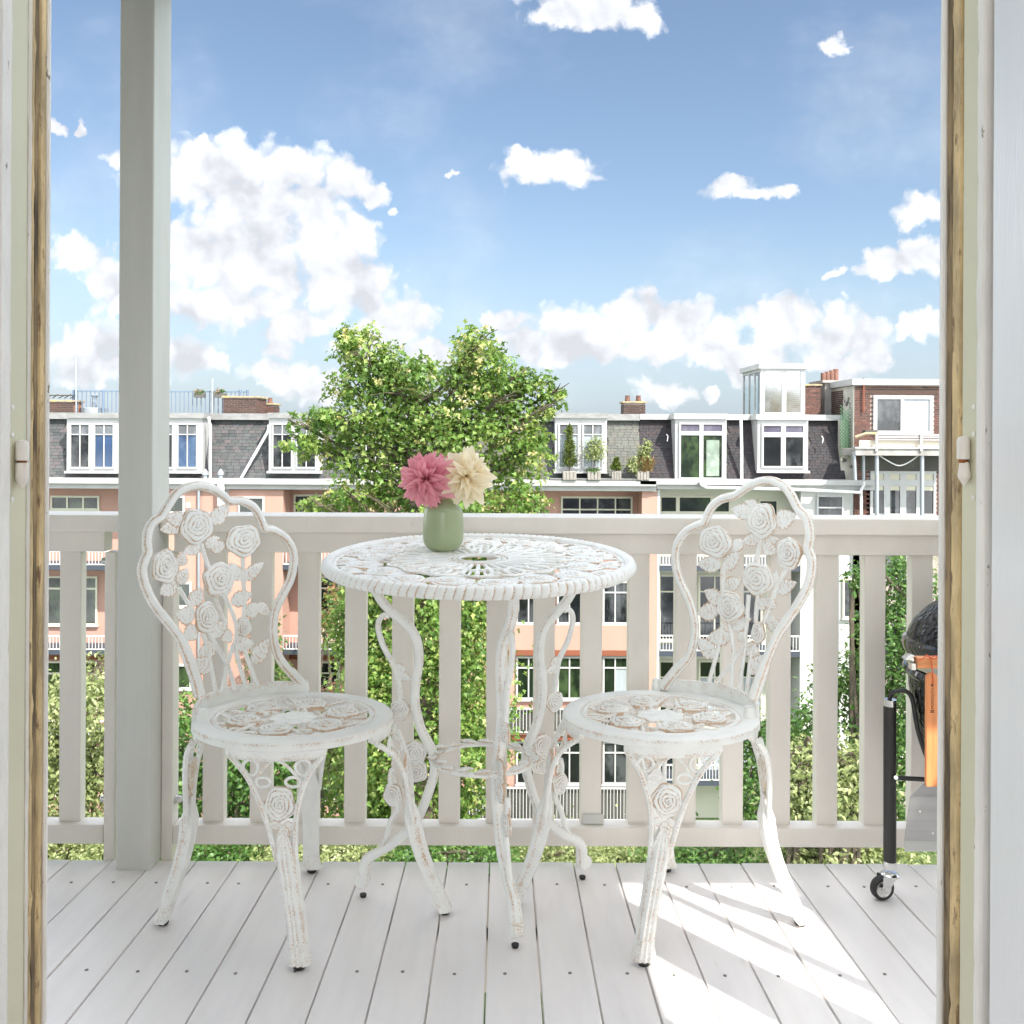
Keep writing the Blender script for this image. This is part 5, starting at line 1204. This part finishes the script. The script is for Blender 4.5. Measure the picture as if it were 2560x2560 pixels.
# ================================================================ gardens
M_lawn = mat('garden_grass', (.07, .11, .03), .9, .4, .8, .5, 4, col2=(.14, .12, .06), c2=(.55, .7), c2scale=.5)
g = MB(); g.add([(-400, 3.2, GZ), (400, 3.2, GZ), (400, 900, GZ), (-400, 900, GZ), ], [(0, 1, 2, 3)])
struct('garden_ground', g, M_lawn, 'green garden floor between the two rows of houses', 'garden')
def leafmat(name, lo, mid, hi):
    m = bpy.data.materials.new(name); m.use_nodes = True; t = NT(m.node_tree); b = t.n['Principled BSDF']; out = t.n['Material Output']
    a = t.node('ShaderNodeAttribute', attribute_name='wear'); r = t.node('ShaderNodeValToRGB'); t.put(r.inputs[0], a.outputs['Fac']); e = r.color_ramp.elements
    e.new(.5); e[0].color = c4(lo); e[1].color = c4(mid); e[2].color = c4(hi); e[0].position = 0; e[1].position = .5; e[2].position = 1
    t.put(b.inputs['Base Color'], r.outputs[0]); b.inputs['Roughness'].default_value = .42; b.inputs['Specular IOR Level'].default_value = .5
    tr = t.node('ShaderNodeBsdfTranslucent'); t.put(tr.inputs['Color'], t.mix(.25, r.outputs[0], (.20, .24, .02, 1))); mx = t.node('ShaderNodeMixShader'); mx.inputs[0].default_value = .45
    t.l.new(b.outputs[0], mx.inputs[1]); t.l.new(tr.outputs[0], mx.inputs[2]); t.l.new(mx.outputs[0], out.inputs[0]); return m
M_maple = leafmat('maple_leaf', (.060, .14, .028), (.18, .31, .060), (.42, .48, .15))
M_seed = leafmat('maple_seed', (.45, .42, .15), (.60, .55, .24), (.70, .62, .34))
M_green = leafmat('bright_leaf', (.045, .11, .028), (.085, .19, .040), (.20, .32, .08))
M_pale = leafmat('pale_leaf', (.16, .21, .07), (.30, .35, .14), (.50, .52, .28))
M_conif = leafmat('conifer_leaf', (.05, .085, .02), (.11, .16, .03), (.22, .26, .06))
M_straw = leafmat('straw_leaf', (.24, .13, .06), (.36, .22, .10), (.45, .34, .18))
M_flower = leafmat('pink_bloom', (.50, .20, .18), (.60, .30, .26), (.70, .45, .38))
M_bark = mat('bark', (.10, .08, .055), .9, .4, 6, .6, 20)
LEAF_S = {'maple': ([(0,0),(.14,-.14),(.40,-.46),(.52,-.20),(.98,0),(.52,.20),(.40,.46),(.14,.14)], [(0,1,3),(1,2,3),(0,3,4),(0,4,5),(0,5,7),(5,6,7)]),
          'oval': ([(0,0),(.35,-.26),(.75,-.16),(1,0),(.75,.16),(.35,.26)], [(0,1,5),(1,2,4),(1,4,5),(2,3,4)]),
          'blade': ([(0,-.03),(.6,-.05),(1,0),(.6,.05),(0,.03)], [(0,1,3),(0,3,4),(1,2,3)])}
def leaf_mesh(name, lobes, count, size, kind, seed, m, clump=.28, per=14, droop=.25, shell=.55, hang=0.0):
    """lobes: (centre, radii, weight). Leaves gathered in sprays near the surface of every lobe."""
    r = np.random.default_rng(seed); sh, tri = LEAF_S[kind]; sh = np.array(sh); tri = np.array(tri)
    w = np.array([l[2] for l in lobes], float); w /= w.sum(); C = np.array([tuple(l[0]) for l in lobes]); Rd = np.array([l[1] for l in lobes])
    nc = max(1, count//per); li = r.choice(len(lobes), nc, p=w); d = r.normal(size=(nc, 3)); d /= np.linalg.norm(d, axis=1)[:, None]
    rr = (shell+(1-shell)*r.random(nc))[:, None]; cc = C[li]+d*Rd[li]*rr; sc = Rd[li].mean(1)*clump
    out = d*np.array([1, 1, 1.0]); ct = r.normal(0, .22, nc)
    k = np.repeat(np.arange(nc), per); n = len(k); p = cc[k]+r.normal(size=(n, 3))*sc[k][:, None]*np.array([1, 1, .75])
    nrm = out[k]*.7+r.normal(size=(n, 3))*.75+np.array([0, 0, .75]); nrm /= np.linalg.norm(nrm, axis=1)[:, None]
    ax = r.normal(size=(n, 3))+out[k]*.6+np.array([0, 0, -droop]); ax -= nrm*(ax*nrm).sum(1)[:, None]; ax /= np.linalg.norm(ax, axis=1)[:, None]
    if hang: ax = ax*(1-hang)+np.array([0, 0, hang]); ax /= np.linalg.norm(ax, axis=1)[:, None]; nrm = np.cross(ax, r.normal(size=(n, 3))); nrm /= np.linalg.norm(nrm, axis=1)[:, None]
    sd = np.cross(nrm, ax); s = size*r.uniform(.6, 1.25, n)
    V = p[:, None, :]+s[:, None, None]*(sh[None, :, 0, None]*ax[:, None, :]+sh[None, :, 1, None]*sd[:, None, :]) - nrm[:, None, :]*(s[:, None]*sh[None, :, 0]**2*.22)[:, :, None] + nrm[:, None, :]*(s[:, None]*abs(sh[None, :, 1])*.25)[:, :, None]
    m_ = len(sh); V = V.reshape(-1, 3); Fc = (tri[None]+(np.arange(n)*m_)[:, None, None]).reshape(-1, 3)
    me = bpy.data.meshes.new(name); me.vertices.add(len(V)); me.vertices.foreach_set('co', V.astype(np.float32).ravel())
    me.loops.add(Fc.size); me.loops.foreach_set('vertex_index', Fc.astype(np.int32).ravel()); me.polygons.add(len(Fc)); me.polygons.foreach_set('loop_start', (np.arange(len(Fc))*3).astype(np.int32))
    tint = np.clip(.48+ct[k]+r.normal(0, .13, n), 0, 1); at_ = me.attributes.new('wear', 'FLOAT', 'POINT'); at_.data.foreach_set('value', np.repeat(tint, m_).astype(np.float32))
    me.update(calc_edges=True); me.materials.append(m); return me, cc
def add_leaves(name, parent, *a, **kw):
    me, cc = leaf_mesh(name, *a, **kw); o = bpy.data.objects.new(name, me); link(o, parent); o.matrix_basis = Matrix.Translation(-ORG[parent.name]); return o, cc
def lobe(x, y, rx, ry, Y, dep=None, w=None):
    c = at(x, y, Y); a, b = rx*Y/F, ry*Y/F; return (c, (a, dep if dep else (a+b)/2, b), w or (a*b))

def maple():
    Y = 20.0; base = Vector((at(1050, 1300, Y).x, Y, GZ)); root = thing('maple_tree', base, 'tall maple full of yellow green seed clusters rising above the railing', 'tree')
    Ls = [(905,880,62,70),(870,850,26,40),(965,925,75,65),(885,965,72,52),(1010,975,90,70),(1052,930,46,42),(1185,880,68,62),(1200,845,52,30),(1218,935,78,70),(1250,995,78,62),(1150,955,62,66),
          (1335,962,58,38),(1300,935,26,30),(1392,978,34,26),(1372,1012,42,30),(1000,1050,125,85),(1150,1060,135,95),(1295,1070,88,76),(870,1055,92,50),(800,1045,52,24),(735,1058,26,18),(760,1105,56,26),(828,1130,78,42),
          (950,1150,120,76),(1100,1180,135,85),(1270,1165,98,86),(1340,1110,42,60),(865,1235,86,38),(800,1262,60,20),(975,1262,115,56),(1150,1280,130,60),(1300,1255,72,56)]
    lob = [lobe(x, y, a, b, Y+random.uniform(-.9, .9), w=a*b) for x, y, a, b in Ls]
    o, cc = add_leaves('crown', root, lob, 22000, .130, 'maple', 11, M_maple, clump=.20, per=17, shell=.35)
    add_leaves('seed_clusters', root, [(c, (r0*1.02, r1*1.02, r2*1.02), w) for c, (r0, r1, r2), w in lob], 4300, .080, 'oval', 12, M_seed, clump=.075, per=16, droop=1.0, shell=.6)
    low = [(1000,1600,135,150),(1130,1580,105,170),(930,1720,95,130),(1010,1830,150,150),(1140,1850,105,180),(930,1960,130,120),(1190,1720,70,200),(1180,1500,70,100),(880,1560,60,110),(1060,2000,150,90),(1000,1420,150,110),(1150,1430,120,110)]
    lob2 = [lobe(x, y, a, b, Y+random.uniform(.2, 1.6), w=a*b) for x, y, a, b in low]
    add_leaves('lower_crown', root, lob2, 32000, .135, 'maple', 13, M_maple, clump=.26, per=15)
    add_leaves('seed_clusters', root, lob2, 2600, .085, 'oval', 14, M_seed, clump=.07, per=13, droop=1.0, shell=.75)
    t = MB(); b = base; f1 = at(1030, 1130, Y+.2)
    t.tube(spl([b, at(1060, 1800, Y+.3), at(1045, 1400, Y+.3), f1], 6), [.30-.20*i/18 for i in range(19)], 12); part('trunk', t, M_bark, root)
    R_ = random.Random(4)
    for k, (x, y, a_, b_) in enumerate(Ls):
        p = at(x, y, Y+R_.uniform(-.6, .6)); q = at(1032+R_.uniform(-8, 8), min(1330, max(1010, y+60+R_.uniform(0, 90))), Y+.2); mid = (p+q)/2+Vector((0, .2, -.22))
        part('limb', MB().tube(spl([q, mid, p], 6), [.055-.044*i/12 for i in range(13)], 7), M_bark, root)
        tw = MB()
        for j_ in range(5):
            e = p+Vector((R_.uniform(-1, 1)*a_, 0, R_.uniform(-.3, 1)*b_))*(Y/F*.9)+Vector((0, R_.uniform(-.5, .3), 0)); tw.tube([mid.lerp(p, R_.uniform(.3, 1)), (p+e)/2, e], [.02, .013, .006], 5)
        part('twigs', tw, M_bark, root)
maple()
def shrub(name, label, lobes, Y, count, size, kind, m, seed, cat='shrub', group=None, stems=3, **kw):
    lob = [lobe(*l, Y+random.uniform(-.5, .5)) for l in lobes]; x = sum(l[0].x for l in lob)/len(lob); root = thing(name, (x, Y, GZ), label, cat, group)
    o, cc = add_leaves('crown', root, lob, count, size, kind, seed, m, **kw)
    r = random.Random(seed); st = MB(); t = max(lob, key=lambda l: l[0].z)[0]
    for k in range(stems):
        c = lob[r.randrange(len(lob))][0]; e = Vector(cc[r.randrange(len(cc))]); b = Vector((x+r.uniform(-.3, .3), Y+r.uniform(-.2, .2), GZ))
        st.tube(spl([b, (b+c)/2+Vector((r.uniform(-.4, .4), 0, 0)), c, e], 5), [.07-.055*i/15 for i in range(16)], 6)
    part('trunk', st, M_bark, root); return root
shrub('leafy_tree', 'dark green leafy tree growing beside the white house at the right', [(2250,1470,60,95),(2260,1640,90,120),(2180,1560,34,60),(2135,1440,26,40),(2250,1830,100,130),(2150,1720,60,110),(2080,1700,40,50),(2340,1560,60,140),(2200,2000,120,110),(2040,1830,50,90)], 17, 15000, .105, 'oval', M_green, 21, 'tree', stems=7)
shrub('pale_shrub', 'pale yellow green twiggy shrub below the leafy tree at the right', [(2060,1960,90,90),(2140,1950,60,90),(1990,2000,60,80),(2010,1900,30,60)], 14.5, 4200, .10, 'oval', M_pale, 22, stems=16, clump=.34)
shrub('green_bush', 'mid green bush between the white house and the pale shrub', [(1885,1960,50,120),(1960,1860,50,70),(1900,1840,30,60)], 18, 3600, .11, 'oval', M_green, 23, stems=4)
shrub('garden_tree', 'light green garden tree left of the white post', [(240,1760,70,90),(150,1800,60,110),(240,1930,80,110),(150,2000,80,100),(60,1900,80,160),(250,1660,40,40)], 21, 9000, .13, 'oval', M_pale, 24, 'tree', stems=6)
shrub('garden_tree', 'darker garden tree behind the left chair and the post', [(440,1900,60,110),(520,1960,70,90),(450,1780,40,60),(600,1880,60,110),(690,1900,60,120),(650,2010,110,60),(430,2020,60,60)], 20, 10000, .13, 'oval', M_green, 25, 'tree', stems=6)
shrub('climbing_plant', 'thin climbing plant on the pink wall behind the left chair', [(660,1640,26,110),(690,1720,30,70),(655,1500,12,40),(700,1780,40,50)], 31.5, 2600, .16, 'oval', M_green, 26, 'climber', stems=3)
shrub('climbing_plant', 'sparse red tinted creeper on the pink wall beside the balcony railing', [(835,1500,16,70),(815,1560,20,40)], 31.5, 700, .14, 'oval', M_straw, 27, 'climber', stems=2)
shrub('flowering_bush', 'bush with pale pink blooms under the railed balcony', [(830,1760,50,60),(800,1850,60,80),(860,1900,50,100)], 24, 3400, .13, 'oval', M_pale, 28, stems=4)
shrub('rose_bush', 'low bush with coral pink blooms behind the left chair', [(830,1740,36,34),(560,1800,26,70)], 23.5, 420, .13, 'oval', M_flower, 29, stems=2)
for i, (x, y, rx, ry, Y, m, lab) in enumerate([(180,2140,150,55,20,M_pale,'low light green hedge clump under the left railing'), (480,2150,160,50,18.5,M_green,'low green hedge clump under the railing behind the left chair'), (800,2160,170,55,19,M_pale,'low pale hedge clump under the railing left of the table'),
        (1120,2150,170,55,18.5,M_green,'low green hedge clump under the railing behind the table'), (1450,2150,180,50,19,M_pale,'low yellow green hedge clump under the railing behind the right chair'), (1780,2150,170,55,18.5,M_green,'low green hedge clump under the railing right of the right chair'), (2110,2150,190,60,15,M_pale,'low twiggy hedge clump under the railing by the grill')]):
    shrub('hedge_clump', lab, [(x,y,rx,ry),(x-rx*.6,y+12,rx*.5,ry*.8),(x+rx*.6,y+10,rx*.5,ry*.85)], Y, 5200, .10, 'oval', m, 40+i, 'hedge', 'hedge clumps below the railing', stems=4)
# pots on the ledge of the pink terrace and flower boxes on the roof railing
def planter(label, x, ytop, ybot, w, kind, Y=32.86):
    b = at(x, ybot, Y); root = thing('potted_plant', b, label, 'plant'); W = w/F*Y; H = 22/F*Y
    pb = MB(); pb.box(b.x-W/2, b.x+W/2, Y-W*.45, Y+.02, b.z, b.z+H); part('planter', pb, M_wood, root, bevel=.02)
    for k in range(4): part('slat', MB().box(b.x-W/2+W*k/4+.01, b.x-W/2+W*(k+1)/4-.01, Y-W*.45-.03, Y-W*.45-.001, b.z+.02, b.z+H-.02), M_wood, root)
    c0 = Vector((b.x, Y-W*.2, b.z+H)); T = (ybot-22-ytop)/F*Y
    if kind == 'cone':
        add_leaves('crown', root, [(c0+Vector((0, 0, T*(.2+.14*i))), (W*.46*(1-.145*i), W*.40*(1-.145*i), T*.12), 1-.12*i) for i in range(6)], 1500, .085, 'oval', int(x), M_conif, clump=.25, per=9, hang=.5)
        part('trunk', MB().cyl(c0, c0+Vector((0, 0, T*.9)), .02, 6), M_bark, root)
    elif kind == 'tree':
        add_leaves('crown', root, [(c0+Vector((.02, 0, T*.62)), (W*.6, W*.5, T*.36), 1)], 700, .10, 'oval', int(x), M_pale, clump=.35, per=6)
        part('trunk', MB().tube([c0, c0+Vector((.03, 0, T*.4)), c0+Vector((0, 0, T*.8))], .018, 6), M_bark, root)
        add_leaves('ground_leaves', root, [(c0+Vector((0, 0, .05)), (W*.5, W*.3, .09), 1)], 120, .10, 'oval', int(x)+1, M_green, per=6)
    else:
        add_leaves('bamboo_leaves', root, [(c0+Vector((W*.1, 0, T*.45)), (W*.45, W*.3, T*.4), 1), (c0+Vector((W*.35, 0, T*.75)), (W*.14, W*.12, T*.25), .3), (c0+Vector((-W*.7, 0, T*.2)), (W*.5, W*.3, T*.2), .6)], 900, .13, 'oval', int(x), M_pale, clump=.3, per=7)
        add_leaves('grass_blades', root, [(c0+Vector((W*.3, -.05, .05)), (W*.5, .1, .1), 1)], 260, .42, 'blade', int(x)+1, M_straw, per=8, hang=.75)
        part('trunk', MB().tube([c0, c0+Vector((.2, 0, T*.9))], .016, 6), M_bark, root)
planter('clipped cone conifer in a slatted wooden planter on the white ledge', 1423, 1064, 1200, 34, 'cone')
planter('spindly pale leaved little tree in a wooden planter on the ledge', 1484, 1090, 1200, 33, 'tree')
planter('small dwarf conifer in a low pale planter beside the bamboo', 1540, 1146, 1200, 24, 'cone')
planter('bamboo and straw coloured grass in a wooden planter at the end of the ledge', 1606, 1098, 1200, 30, 'bamboo')
def flowerbox(label, x, Y=34.8):
    c = at(x, 986, Y); o = thing('flower_box', c, label, 'flower box', 'flower boxes on the roof railing'); part('trough', MB().box(c.x-.20, c.x+.20, Y-.14, Y+.05, c.z-.12, c.z+.04), M_dark, o, bevel=.01)
    add_leaves('leaves', o, [(c+Vector((0, -.05, .10)), (.22, .1, .10), 1)], 160, .07, 'oval', int(x), M_green, per=6); add_leaves('blooms', o, [(c+Vector((0, -.08, .13)), (.22, .1, .10), 1)], 70, .06, 'oval', int(x)+1, M_flower, per=4)
flowerbox('black flower box with pink blooms hung on the roof railing left of the mast', 500); flowerbox('black flower box with white and green plants hung on the roof railing by the chimney', 551)
